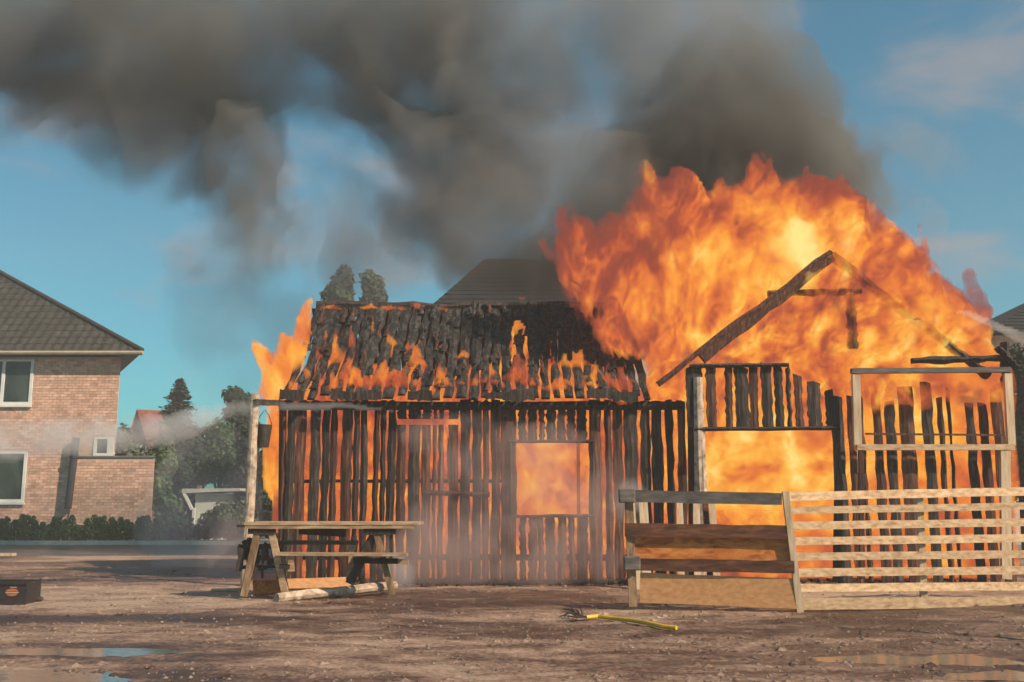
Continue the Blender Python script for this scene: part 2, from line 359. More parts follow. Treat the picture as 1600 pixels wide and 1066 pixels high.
def cloud(name, poly, Y, T, taper, res, mat, seed=1, amp=0.3, nsc=1.0, up=1.0, asym=0.0, label=None, cat=None, group=None, pw=1.0, bulge=.35, fineamp=.35):
    """closed billowing body: its outline is given in photo pixels at distance Y and it swells to +-T metres in depth."""
    q = np.array([(lambda p: (p.x, p.z))(P(a, b, Y)) for a, b in poly])
    x0, z0 = q.min(0)-amp-res; x1, z1 = q.max(0)+amp+res
    xs = np.arange(x0, x1+res, res); zs = np.arange(z0, z1+res, res)
    X, Z = np.meshgrid(xs, zs)
    wx = X + amp*1.2*(fbm(X/nsc*1.1, Z/nsc*.7*up - 3, seed+5)-.5)*2
    wz = Z + amp*1.2*(fbm(X/nsc*1.1+9, Z/nsc*.7*up, seed+6)-.5)*2
    inside = np.zeros(X.shape, bool); dist = np.full(X.shape, 1e9)
    n = len(q)
    for i in range(n):
        ax, az = q[i]; bx, bz = q[(i+1) % n]
        cond = (az > wz) != (bz > wz)
        with np.errstate(divide='ignore', invalid='ignore'):
            xi = (bx-ax)*(wz-az)/(bz-az)+ax
        inside ^= cond & (wx < xi)
        L2 = (bx-ax)**2+(bz-az)**2+1e-9
        t = np.clip(((wx-ax)*(bx-ax)+(wz-az)*(bz-az))/L2, 0, 1)
        dist = np.minimum(dist, np.hypot(wx-ax-t*(bx-ax), wz-az-t*(bz-az)))
    d = np.where(inside, dist, -dist)
    d = d - amp*fineamp*(fbm(X/nsc*3, Z/nsc*1.6*up, seed+9)-.35) - amp*fineamp*.6*(fbm(X/nsc*9, Z/nsc*5*up, seed+12, 3)-.4)
    ins = d > 0
    cell = ins[:-1,:-1] & ins[1:,:-1] & ins[:-1,1:] & ins[1:,1:]
    full = np.zeros(ins.shape, bool)
    full[1:-1,1:-1] = cell[:-1,:-1] & cell[1:,:-1] & cell[:-1,1:] & cell[1:,1:]
    used = np.zeros(ins.shape, bool)
    used[:-1,:-1] |= cell; used[1:,:-1] |= cell; used[:-1,1:] |= cell; used[1:,1:] |= cell
    th = T*(1-np.exp(-(np.maximum(d, 0)/taper)**pw))
    tf = th*(1+bulge*(fbm(X/nsc*1.3, Z/nsc*1.3, seed+21)-.5)*2); tb = th*(1+bulge*(fbm(X/nsc*1.3+40, Z/nsc*1.3, seed+33)-.5)*2)
    fi = -np.ones(ins.shape, int); bi = -np.ones(ins.shape, int); V = []
    for j, i in zip(*np.nonzero(used)):
        x, z = X[j, i], Z[j, i]
        if full[j, i]:
            fi[j, i] = len(V); V.append((x, Y-tf[j, i], z)); bi[j, i] = len(V); V.append((x, Y+tb[j, i]*(1+asym), z))
        else:
            fi[j, i] = bi[j, i] = len(V); V.append((x, Y, z))
    Fc = []
    for j, i in zip(*np.nonzero(cell)):
        a, b, c_, e = (j, i), (j, i+1), (j+1, i+1), (j+1, i)
        fr = (fi[a], fi[b], fi[c_], fi[e]); bk = (bi[e], bi[c_], bi[b], bi[a])
        if fr[::-1] == bk: continue
        Fc.append(tuple(int(k) for k in fr)); Fc.append(tuple(int(k) for k in bk))
    o = mesh(name, V, Fc, mat, smooth=True)
    tag(o, label, cat, group, 'stuff')
    return o

# ================================================================== GROUND
def puddle_dip(X, Y):
    z = np.zeros_like(X)
    for (px, py, rx, ry) in PUD:
        g = G(px, py); z -= .15*np.exp(-(((X-g.x)/rx)**2+((Y-g.y)/ry)**2))
    return z
PUD = [(60, 1016, .70, .14), (165, 1019, .35, .10), (20, 1064, .50, .22), (1420, 1028, .5, .11), (1500, 1034, .35, .10), (1590, 1054, .35, .12), (1080, 1034, .30, .05)]
def ground_z(X, Y):
    X = np.asarray(X, float); Y = np.asarray(Y, float)
    a = np.clip((23.0-Y)/3.0, 0, 1)
    z = .055*(fbm(X*.45, Y*.9, 3)-.5) + .035*(fbm(X*2.2, Y*4.0, 8)-.5) + .020*(fbm(X*9, Y*11, 14, 3)-.5)
    dp = puddle_dip(X, Y)
    return a*(z*np.clip(1+dp/.06, .15, 1) + dp) - (1-a)*.01
ys = [3.0]
while ys[-1] < 24: ys.append(ys[-1] + max(.035, .0075*ys[-1]))
ys += [26, 30, 40, 60, 100, 200, 500, 1500]
xs = list(np.arange(-9.6, 9.6, .055)); xs = [-1500, -400, -120, -60, -30, -20, -14, -11.5, -10.4] + xs + [10.4, 11.5, 14, 20, 30, 60, 120, 400, 1500]
ys = [-60, -10, 0, 1.8] + ys
XX, YY = np.meshgrid(np.array(xs), np.array(ys)); ZZ = ground_z(XX, YY)
V = np.stack([XX, YY, ZZ], -1).reshape(-1, 3); nx = len(xs); ny = len(ys)
I = (np.arange(ny-1)[:, None]*nx + np.arange(nx-1)[None, :]).ravel()
Fc = np.stack([I, I+1, I+nx+1, I+nx], -1)
g = mesh('ground', V, Fc.tolist(), M['dirt'], smooth=True); tag(g, 'bare trampled brown dirt yard', kind='structure')
def gz(x, y): return float(ground_z(x, y))
for (px, py, rx, ry) in ((100, 1018, 1.15, .32), (10, 1064, .9, .5), (1450, 1030, 1.1, .30), (1600, 1053, .8, .3), (1080, 1034, .55, .14)):
    q = G(px, py); m = MB(); n = 40
    m.v.append((q.x, q.y, -.009))
    for k in range(n):
        th = 2*math.pi*k/n; r = 1+.15*math.sin(3*th+px)+.08*math.sin(7*th)
        m.v.append((q.x+rx*r*math.cos(th), q.y+ry*r*math.sin(th), -.009))
    for k in range(n): m.f.append((0, 1+k, 1+(k+1) % n))
    o = m.build('puddle', M['water']); o['kind'] = 'structure'
# road and kerb beyond the yard
m = MB(); m.box(-70, 60, 24.3, 30.2, -.06, .004); o = m.build('road', M['asphalt']); o['kind'] = 'structure'
kerb = thing('kerb', 'pale concrete kerb along the far side of the road', 'kerb', (-10, 30.3, 0)); kerb['kind'] = 'structure'; del kerb['category']
cs = None
for k in range(56):
    x = -24 + k*.9
    if cs is None:
        cs = MB().box(x+.006, x+.894, 30.2, 30.36, -.1, .12).build('kerb_stone', M['kerb'], kerb)
    else:
        q = cs.copy(); COL.objects.link(q); q.parent = kerb; q.location.x = k*.9
m = MB(); m.box(-70, 60, 30.362, 31.3, -.06, .10); o = m.build('verge', M['dirt']); o['kind'] = 'structure'

# gravel
m = MB()
for k in range(9000):
    y = 5.5*math.exp(random.random()*math.log(22/5.5)); x = random.uniform(-.56, .56)*y*1.1
    r = random.choice((.005, .007, .009, .012, .02))*random.uniform(.7, 1.3)
    if fbm(x*.6, y*1.1, 50, 2) < .42: continue
    z = gz(x, y)
    v = [(x+r*random.uniform(.7,1.3)*a, y+r*random.uniform(.7,1.3)*b, z+r*c_*.7) for a, b, c_ in ((1,0,0),(-1,0,0),(0,1,0),(0,-1,0),(0,0,1),(0,0,-1))]
    m.add(v, [(0,2,4),(2,1,4),(1,3,4),(3,0,4),(2,0,5),(1,2,5),(3,1,5),(0,3,5)])
o = m.build('gravel', M['stone']); tag(o, 'loose gravel scattered over the brown dirt', 'gravel', kind='stuff')

m = MB()
for k in range(2600):
    y = 6*math.exp(random.random()*math.log(20/6)); x = random.uniform(-.56, .56)*y*1.1
    if fbm(x*.5+7, y*1.3, 77, 2) < .5: continue
    r = random.uniform(.015, .05); z = gz(x, y); base = len(m.v)
    for a, b, c_ in ((1,0,.1),(.5,.8,.0),(-.5,.8,.1),(-1,0,0),(-.5,-.8,.1),(.5,-.8,0),(.1,.1,.6)):
        m.v.append((x+r*a*random.uniform(.7,1.3), y+r*b*random.uniform(.7,1.3), z+r*c_*random.uniform(.6,1.1)-.002))
    for q in range(6): m.f.append((base+q, base+(q+1) % 6, base+6))
o = m.build('dirt_clods', M['dirt']); tag(o, 'small brown clods of dirt on the yard', 'dirt', kind='stuff')

# ================================================================== BRICK HOUSE (left)
YH = 32.0
hz = lambda py: P(0, py, YH).z
hx = lambda px, py=650: P(px, py, YH).x
HR = P(185, 620, YH).x                      # right corner of the main wall
ZE = P(100, 553, YH-.32).z                   # eave
house = thing('brick_house', 'two storey pink brick house with white windows and dark hipped roof', 'house', (HR, YH, 0))
HL = HR-17
side = Vector((-.47, .88, 0)).normalized()   # the side wall runs back, turned away from the yard
def prism_wall(m, A, B, zb, zt, dirv, depth):
    A = Vector(A); B = Vector(B); d = dirv*depth
    v = [(p.x, p.y, z) for z in (zb, zt) for p in (A, B, B+d, A+d)]
    m.add(v, [(0,3,2,1),(4,5,6,7),(0,1,5,4),(1,2,6,5),(2,3,7,6),(3,0,4,7)])
m = MB(); prism_wall(m, (HL, YH, 0), (HR, YH, 0), 0, ZE-.05, side, 8.5)
wall = m.build('wall', M['mortar'], house)
# windows: px boxes
WIN = [(-75, 562, 52, 633), (-95, 706, 41, 785), (147, 683, 178, 713)]
wr = []
for i, (a, t_, b_, bo) in enumerate(WIN):
    x0, x1 = P(a, (t_+bo)/2, YH).x, P(b_, (t_+bo)/2, YH).x; z0, z1 = P(100, bo, YH).z, P(100, t_, YH).z
    wr.append((x0, x1, z0, z1))
    fw = .095
    m = MB(); m.box(x0, x1, YH-.05, YH+.05, z0, z0+fw); m.box(x0, x1, YH-.05, YH+.05, z1-fw*.7, z1)
    m.box(x1-(fw if i < 2 else .2), x1, YH-.05, YH+.05, z0+fw, z1-fw*.7); m.box(x0, x0+fw, YH-.05, YH+.05, z0+fw, z1-fw*.7)
    if i == 0:
        xm = P(5, 600, YH).x; m.box(xm-.05, xm+.05, YH-.045, YH+.05, z0+fw, z1-fw*.7)
    wn = m.build('window', M['white'], house); ORG[wn.name] = ORG[house.name]
    m = MB(); m.box(x0+fw, x1-fw, YH-.012, YH+.002, z0+fw, z1-fw*.7); m.build('pane', M['glass'], wn)
    if i < 2:
        m = MB(); m.box(x0-.04, x1+.04, YH-.1, YH-.052, z0-.07, z0-.002); m.build('sill', M['white'], wn)
BW, BH, PW, PH = .222, .076, .235, .0885
def bricks(x0, x1, z0, z1, yf, skip):
    out = []; row = 0; z = z0
    while z + BH < z1:
        x = x1 + (-PW/2 if row % 2 else 0)
        if row % 2: out.append((x+.004, x1, z))
        while x - .02 > x0:
            a = max(x-BW, x0); bb = x
            if not any(a < s[1] and bb > s[0] and z < s[3] and z+BH > s[2] for s in skip):
                out.append((a, bb, z))
            else:
                for s in skip:      # trim against the openings
                    if a < s[1] < bb and z < s[3] and z+BH > s[2]: out.append((s[1]+.005, bb, z))
                    if a < s[0] < bb and z < s[3] and z+BH > s[2]: out.append((a, s[0]-.005, z))
            x -= PW
        z += PH; row += 1
    return out
m = MB()
for a, b_, z in bricks(HR-6.4, HR, .02, ZE-.12, YH, [(s[0]-.01, s[1]+.01, s[2]-.08, s[3]+.01) for s in wr]):
    if b_-a > .03:
        e = random.uniform(0, .004); m.box(a, b_, YH-.012-e, YH+.02, z, z+BH)
o = m.build('brick_course', M['brick_i'], house); o['kind'] = 'stuff'
# annex with a flat roof: nearest bricks are separate parts
AX1 = P(239, 760, YH-.07).x; AX0 = P(112, 760, YH-.07).x; AZ = P(200, 714, YH-.07).z; YA = YH-.07
m = MB(); prism_wall(m, (AX0, YA, 0), (AX1, YA, 0), 0, AZ-.02, side, 5.0); m.build('annex_wall', M['mortar'], house)
m = MB(); prism_wall(m, (AX0-.03, YA-.04, 0), (AX1+.03, YA-.04, 0), AZ-.018, AZ+.035, side, 5.0); m.build('annex_roof', M['soffit'], house)
first = {}
cnt = 0
extra = MB()
for a, b_, z in bricks(AX0, AX1, .02, AZ-.03, YA, []):
    wd = round(b_-a, 3)
    if wd < .04: continue
    if z < .30 or cnt >= 300:
        extra.box(a, b_, YA-.013, YA+.02, z, z+BH); continue
    cnt += 1
    if wd not in first:
        o = MB().box(a, b_, YA-.012, YA+.02, z, z+BH).build('brick', M['brick'], house); first[wd] = (o, a, z)
    else:
        s0, a0, z0 = first[wd]; o = s0.copy(); COL.objects.link(o); o.parent = house; o.location = (a-a0, random.uniform(-.004, 0), z-z0)
if extra.v:
    o = extra.build('brick_course', M['brick_i'], house); o['kind'] = 'stuff'
# drain pipe
m = MB(); pt = P(119, 684, YH-.2); pb = P(106, 795, YH-.2)
m.tube([pt, pt.lerp(pb, .3), pt.lerp(pb, .7), pb], [.115, .115, .11, .11], 10); o = m.build('downpipe', M['pipe'], house)
m = MB(); q = pt.lerp(pb, .27); m.tube([q+Vector((0,0,.04)), q-Vector((0,0,.04))], .14, 10); m.build('pipe_bracket', M['pipe'], house)
# roof
C0 = P(223, 549, YH-.32); ze = C0.z
Rr = P(-110, 366, YH+5.0)                   # right end of the ridge, outside the frame
EL = Vector((HL-1, YH-.32, ze)); RL = Vector((HL+3, Rr.y, Rr.z))
CB = C0 + side*9.2; CB.z = ze; BL = EL + side*9.2; BL.z = ze
def roof_mesh(name, quad, mat, parent):
    return MB().add(quad, [(0,1,2,3)] if len(quad) == 4 else [(0,1,2)]).build(name, mat, parent)
m = MB(); dz = Vector((0,0,-.03))
m.add([C0+dz, EL+dz, RL+dz, Rr+dz, CB+dz, BL+dz], [(1,0,3,2),(0,4,3),(4,5,2,3),(5,1,2),(0,1,5,4)])
rf = m.build('roof', M['soffit'], house); ORG[rf.name] = ORG[house.name]
# tiles on the front slope, laid course by course up to the hip line
U = (Rr-C0); eav = Vector((-1, 0, 0)); nrmf = (EL-C0).cross(Rr-C0).normalized()
if nrmf.z < 0: nrmf = -nrmf
upv = nrmf.cross(eav).normalized()
if upv.z < 0: upv = -upv
u_t = U.dot(upv); e_t = U.dot(eav)           # hip line: e = u*e_t/u_t
tw, tl = .31, .37
def tile_shape(e0, e1, u0, lift=.020, L=.42, cut0=None):
    """S-shaped pantile between e0 and e1 (metres left of the corner) from u0 upwards"""
    v = []; n = 4
    for (uu, dn) in ((u0, lift), (u0+L, .004)):
        for k in range(n+1):
            e = e0+(e1-e0)*k/n; hgt = .015*math.sin(k/n*2*math.pi)
            if uu > 0 : e = max(e, uu*e_t/u_t if uu > u0 else e0)
            v.append(C0 + eav*e + upv*uu + nrmf*(dn+hgt+.012))
    for k in range(n+1):
        e = e0+(e1-e0)*k/n; v.append(C0+eav*e+upv*u0+nrmf*(-.005))
    f = [(k, k+1, n+1+k+1, n+1+k) for k in range(n)] + [(2*(n+1)+k, 2*(n+1)+k+1, k+1, k) for k in range(n)]
    return v, f
proto_t = None; row = 0; u = 0.0; nt_ = 0; bulk = MB()
while u < u_t-.2:
    estart = (u+.0)*e_t/u_t
    e = estart
    kk = math.ceil(estart/tw)
    if kk*tw-estart > .03:
        v, f = tile_shape(estart, kk*tw, u); MB().add(v, f).build('tile', M['tile'], rf); nt_ += 1
    for k in range(kk, 60):
        e0 = k*tw
        ppx = C0+eav*e0+upv*u
        if ppx.x/ppx.y < -.60 or nt_ >= 290: 
            if ppx.x/ppx.y < -.72: break
            v, f = tile_shape(e0, e0+tw, u); bulk.add(v, f); continue
        full = (u+.42)*e_t/u_t <= e0
        if full and proto_t:
            o = proto_t[0].copy(); COL.objects.link(o); o.parent = rf; o.location = eav*(e0-proto_t[1]) + upv*(u-proto_t[2]); nt_ += 1
        else:
            v, f = tile_shape(e0, e0+tw, u); o = MB().add(v, f).build('tile', M['tile'], rf); nt_ += 1
            if full: proto_t = (o, e0, u)
    u += tl; row += 1
if bulk.v:
    o = bulk.build('tile_course', M['tile_i'], rf); o['kind'] = 'stuff'
m = MB(); m.tube([C0+nrmf*.05, Rr+nrmf*.05], .075, 8); m.build('hip_cap', M['tile'], rf)
m = MB(); m.box(EL.x, C0.x+.03, C0.y-.03, C0.y+.0, ze-.13, ze-.01); m.tube([(EL.x, C0.y-.09, ze-.06), (C0.x+.04, C0.y-.09, ze-.06)], .065, 8)
m.build('gutter', M['fascia'], rf)

# ================================================================== OTHER HOUSES
def hip_house(name, label, px_ridge, px_eave, Y, depth, ztop, zeave, roofmat, wallmat, wins=(), rows=14):
    """px_ridge / px_eave: pixel x of ridge ends and eave ends on a house that fronts the yard at distance Y"""
    xr0 = P(px_ridge[0], 500, Y+depth/2).x; xr1 = P(px_ridge[1], 500, Y+depth/2).x
    xe0 = P(px_eave[0], 500, Y).x; xe1 = P(px_eave[1], 500, Y).x
    h = thing(name, label, 'house', ((xe0+xe1)/2, Y, 0))
    m = MB(); m.box(xe0+.5, xe1-.5, Y+.5, Y+depth-.5, 0, zeave); m.build('wall', wallmat, h)
    m = MB(); a, b_, c_, d_ = (xe0, Y, zeave), (xe1, Y, zeave), (xe1, Y+depth, zeave), (xe0, Y+depth, zeave)
    r0, r1 = (xr0, Y+depth/2, ztop), (xr1, Y+depth/2, ztop)
    m.add([a, b_, c_, d_, r0, r1], [(0,1,5,4),(1,2,5),(2,3,4,5),(3,0,4),(3,2,1,0)]); rf = m.build('roof', roofmat, h); ORG[rf.name] = ORG[h.name]
    A, B, R0, R1 = Vector(a), Vector(b_), Vector(r0), Vector(r1)
    nr = (B-A).cross(R0-A).normalized(); t = MB()
    for k in range(rows):
        u0, u1 = k/rows, min(1, (k+1.12)/rows)
        p, q_ = A.lerp(R0, u0), B.lerp(R1, u0); p2, q2 = A.lerp(R0, u1), B.lerp(R1, u1); n = max(2, int((q_-p).length/.33))
        for j in range(n):
            c4 = [p.lerp(q_, j/n)+nr*.045, p.lerp(q_, (j+.94)/n)+nr*.045, p2.lerp(q2, (j+.94)/n)+nr*.012, p2.lerp(q2, j/n)+nr*.012]
            lo2 = [c4[0]-nr*.04, c4[1]-nr*.04]
            t.add(c4+lo2, [(0,1,2,3),(4,5,1,0)])
    o = t.build('tile_course', roofmat, rf); o['kind'] = 'stuff'
    for (x0, x1, z0, z1) in wins:
        m = MB(); y = Y+.5
        m.box(x0, x1, y-.06, y-.002, z0, z0+.12); m.box(x0, x1, y-.06, y-.002, z1-.12, z1)
        xm = (x0+x1)/2
        for xx in (x0, xm-.06, x1-.12): m.box(xx, xx+.12, y-.06, y-.002, z0+.12, z1-.12)
        wn = m.build('window', M['white'], h); ORG[wn.name] = ORG[h.name]
        MB().box(x0+.12, x1-.12, y-.03, y-.003, z0+.12, z1-.12).build('pane', M['glass'], wn)
    return h
YB2 = 34.0
zt = P(800, 405, YB2+4.5).z; zev = P(800, 500, YB2).z
hip_house('dark_roofed_house', 'house behind the burning barn, only its dark grey hipped roof showing through smoke', (757, 960), (620, 1120), YB2, 9, zt, zev-.6, M['slate2'], M['mortar'], rows=18)
# right edge house: its hipped roof enters the frame at the right
zt = P(800, 445, 34).z
hip_house('far_right_house', 'house beyond the right end of the barn with grey tiled roof', (1665, 1900), (1540, 2050), 30, 8, zt, P(800, 520, 30).z, M['slate2'], M['brick_i'], rows=16)
# red-roofed house in the distance, gable end towards the yard
YR = 62.0
rh = thing('red_roofed_house', 'distant dark red gabled house with small white window beside the conifer', 'house', P(235, 760, YR)*1)
ORG[rh.name].z = 0; rh.location.z = 0
xa, xb = P(206, 680, YR).x, P(262, 680, YR).x; zr = P(235, 645, YR+2).z; zw = P(235, 690, YR).z; xm = P(229, 680, YR).x
RD = 1.9
m = MB(); m.add([(xa, YR, 0), (xm+.1, YR, 0), (xm+.1, YR, zr-1.9), (xm-.6, YR, zr-.4), (xa, YR, zw+.3), (xb+1, YR+4, 0), (xb+1, YR+4, zw), (xa+1.8, YR+4, 0), (xa+1.8, YR+4, zw)],
            [(0,1,2,3,4),(1,5,6,2),(0,4,8,7),(5,7,8,6)]); m.build('wall', pmat('dark_red_wall', [(0.3,(.12,.055,.045)),(0.7,(.2,.09,.07))], (1,1,1), 3, 4, .9, .2, .01), rh)
m = MB(); m.add([(xm-.6, YR-.3, zr), (xb+.5, YR+1.2, zr), (xb+1.3, YR+.4, zw-.9), (xm+.5, YR-.35, zw-.9), (xa-.2, YR-.1, zw+.2), (xa+1.2, YR+4, zw+.2)],
            [(0,3,2,1),(0,1,5,4)]); rr_ = m.build('roof', M['redtile'], rh)
m = MB(); wa, wb = P(209, 700, YR).x, P(231, 700, YR).x; z0, z1 = P(220, 708, YR).z, P(220, 695, YR).z; y = YR-.05
m.box(wa, wb, y-.06, y, z0, z0+.08); m.box(wa, wb, y-.06, y, z1-.08, z1)
for xx in (wa, (wa+wb)/2-.08, wb-.12): m.box(xx, xx+.14, y-.06, y, z0+.08, z1-.08)
wn = m.build('window', M['white'], rh); ORG[wn.name] = ORG[rh.name]
MB().box(wa+.1, wb-.1, y-.02, y+.02, z0+.08, z1-.08).build('pane', M['glass'], wn)

# ================================================================== VEGETATION
def leaf_cloud(mb, c0, r, n, size, seed=0):
    for k in range(n):
        d = Vector((random.gauss(0,1), random.gauss(0,1), random.gauss(0,1))).normalized()
        rr = random.uniform(.72, 1.04) + .14*math.sin(5*d.x+seed)*math.sin(4*d.z+seed*2)
        p = Vector((c0[0]+d.x*r[0]*rr, c0[1]+d.y*r[1]*rr, c0[2]+d.z*r[2]*rr))
        nn = (d + Vector((random.gauss(0,.6), random.gauss(0,.6), random.gauss(0,.6)+.3))).normalized()
        a = nn.orthogonal().normalized(); b_ = nn.cross(a); s = size*random.uniform(.6, 1.4)
        th = random.random()*6.28; a, b_ = a*math.cos(th)+b_*math.sin(th), b_*math.cos(th)-a*math.sin(th)
        mb.add([p-a*s, p-b_*s*.55, p+a*s, p+b_*s*.55], [(0,1,2,3)])
def core_blob(mb, c0, r, seed=0):
    base = len(mb.v); nu, nv = 10, 7
    for j in range(nv+1):
        for i in range(nu):
            th = 2*math.pi*i/nu; ph = math.pi*j/nv; k = .80+.12*math.sin(3*th+seed)*math.sin(2*ph+seed)
            mb.v.append((c0[0]+r[0]*k*math.sin(ph)*math.cos(th), c0[1]+r[1]*k*math.sin(ph)*math.sin(th), c0[2]+r[2]*k*math.cos(ph)))
    for j in range(nv):
        for i in range(nu): mb.f.append((base+j*nu+i, base+(j+1)*nu+i, base+(j+1)*nu+(i+1) % nu, base+j*nu+(i+1) % nu))
def tree(name, label, cat, Y, lobes, mat, base_px, leaf=.12, dens=1.0, group=None, core=True):
    """lobes in photo pixels: (px, py, rx, ry)"""
    b0 = P(base_px, 700, Y); loc = Vector((b0.x, Y, 0)); t = thing(name, label, cat, loc, group)
    s = Y/F; cr = MB(); ln = []
    for i, (px, py, rx, ry) in enumerate(lobes):
        p = P(px, py, Y); yo = random.uniform(-.3, .3)*rx*s
        c0 = (p.x, Y+yo, p.z); r = (rx*s, rx*s*.9, ry*s); ln.append((c0, r))
        if core: core_blob(cr, c0, [q*.93 for q in r], i)
        area = 4*math.pi*((r[0]*r[2]+r[0]*r[1]+r[1]*r[2])/3)
        leaf_cloud(cr, c0, r, int(min(4500, area/(leaf*leaf)*1.5*dens)), leaf, i)
    cr.build('crown', mat, t)
    top = max(l[0][2] for l in ln); m = MB()
    m.tube([(loc.x, Y, -.1), (loc.x+.05, Y, top*.35), (loc.x, Y, top*.75)], [max(.1, .03*top), .022*top+.03, .01*top+.02], 8)
    for c0, r in ln:
        m.tube([(loc.x, Y, min(top*.35, c0[2]*.6)), ((loc.x+c0[0])/2, (Y+c0[1])/2, c0[2]*.8), c0], [.013*top+.02, .01*top+.015, .01], 5)
    m.build('trunk', M['bark'], t)
    return t
tree('leafy_tree', 'left one of the twin green trees above the barn ridge', 'tree', 46, [(539, 436, 14, 23), (529, 456, 18, 26), (514, 464, 12, 17), (543, 466, 11, 24), (532, 500, 22, 26)], M['leaf2'], 535, .13)
tree('leafy_tree', 'right one of the twin green trees above the barn ridge', 'tree', 46.5, [(575, 441, 13, 21), (587, 449, 14, 21), (594, 464, 12, 19), (577, 468, 15, 24), (585, 500, 22, 26)], M['leaf2'], 580, .13)
# conifer
def conifer(px_mid, py_top, py_bot, Y, half_px, label, name='conifer_tree'):
    s = Y/F; base = P(px_mid, 700, Y); t = thing(name, label, 'tree', (base.x, Y, 0)); m = MB(); zt = P(px_mid, py_top, Y).z; zb = P(px_mid, py_bot, Y).z
    n = 34
    for k in range(n):
        u = k/n; z = zt-(zt-zb)*u; L = half_px*s*(u**.8)*random.uniform(.65, 1.15)+.05
        for j in range(7):
            th = random.random()*6.28; d = Vector((math.cos(th), math.sin(th), -.25)); p0 = Vector((base.x, Y, z))
            for q in range(16):
                f = random.uniform(.1, 1); p = p0+d*L*f+Vector((random.gauss(0,.08), random.gauss(0,.08), random.gauss(0,.06)))
                a = Vector((random.gauss(0,1), random.gauss(0,1), random.gauss(0,.4))).normalized()*.14; b_ = Vector((0,0,1)).cross(a).normalized()*.05+Vector((0,0,random.uniform(-.05,.05)))
                m.add([p-a, p-b_, p+a, p+b_], [(0,1,2,3)])
    m.build('crown', M['leaf3'], t)
    MB().tube([(base.x, Y, 0), (base.x, Y, zb+(zt-zb)*.5), (base.x, Y, zt+.1)], [.22, .13, .02], 8).build('trunk', M['bark'], t)
conifer(276, 596, 700, 52, 54, 'dark conifer with ragged branches right of the red roofed house')
tree('round_tree', 'small hazy tree just left of the pale log post', 'tree', 48, [(366, 620, 18, 16), (378, 626, 16, 15), (372, 650, 22, 26)], M['leaf3'], 372, .12)
tree('round_tree', 'pale green tree between the brick house and the red roof', 'tree', 44, [(193, 690, 14, 26), (180, 705, 12, 24), (204, 706, 14, 20), (215, 722, 20, 20)], M['leaf2'], 196, .12)
bushes = [((256, 740), [(258, 716, 20, 34), (250, 760, 18, 38), (262, 800, 22, 34)], 'leaf', 'tall dark bush touching the right end of the brick annex', 34.2),
          ((300, 740), [(296, 694, 26, 30), (288, 735, 26, 34), (310, 728, 24, 30), (290, 775, 18, 24)], 'leaf3', 'dark bush above the pale shed, in front of the conifer', 37),
          ((345, 720), [(340, 688, 30, 34), (330, 730, 28, 30), (362, 728, 26, 34)], 'leaf', 'broad green bush behind the pale shed roof', 37.5),
          ((390, 740), [(392, 690, 24, 36), (388, 740, 26, 40), (402, 790, 28, 36), (430, 720, 26, 50), (436, 790, 26, 40)], 'leaf3', 'dark bush behind the pale log post', 36),
          ((342, 815), [(330, 818, 18, 20), (352, 806, 20, 22), (376, 812, 20, 26)], 'leaf2', 'light green bush covering the foot of the pale shed', 33.2),
          ((274, 815), [(268, 812, 16, 24), (286, 824, 16, 18)], 'leaf3', 'low dark bush left of the pale shed', 33.6),
          ((1592, 620), [(1606, 575, 34, 40), (1625, 620, 50, 54), (1612, 690, 38, 60), (1622, 750, 48, 60)], 'leaf3', 'dark green tree past the right corner of the barn', 24)]
for (b0, lobes, mt, lab, Y) in bushes:
    tree('bush' if Y != 24 else 'dark_tree', lab, 'bush' if Y != 24 else 'tree', Y, lobes, M[mt], b0[0], .085 if Y > 25 else .07, .9)
# young hedge plants along the wall of the house
hx0 = P(-60, 835, 30.9).x; hx1 = P(252, 835, 30.9).x
n = 36
for k in range(n):
    x = hx0+(hx1-hx0)*(k+.5)/n + random.uniform(-.04, .04); h = random.uniform(.38, .75); r = random.uniform(.14, .22); y = 30.95+random.uniform(-.08, .08)
    t = thing('hedge_plant', 'young green hedge shrub in the row under the brick wall', 'shrub', (x, y, .1), 'young hedge shrubs along the foot of the brick house'); m = MB()
    for q in range(260):
        u = random.random(); th = random.random()*6.28; rr = r*(1-.75*u*u)*random.uniform(.2, 1.25)
        p = Vector((x+rr*math.cos(th), y+rr*math.sin(th), .13+h*u)); a = Vector((random.gauss(0,.5), random.gauss(0,.5), 1)).normalized()*.045; b_ = a.orthogonal().normalized()*.025
        m.add([p-a, p-b_, p+a, p+b_], [(0,1,2,3)])
    m.build('foliage', M['leaf'], t); MB().tube([(x, y, .08), (x, y, h*.9)], [.02, .008], 5).build('stem', M['bark'], t)
tree('purple_bush', 'low purple brown bush at the road edge right of the hedge', 'bush', 31.2, [(300, 832, 22, 12), (330, 828, 24, 14), (362, 830, 24, 13), (270, 834, 16, 10), (395, 830, 20, 13)], M['leafred'], 330, .06, .8)
tree('low_bush', 'low dark bush behind the trestle table', 'bush', 31.4, [(430, 828, 24, 14), (470, 826, 24, 14)], M['leaf3'], 450, .06, .8)

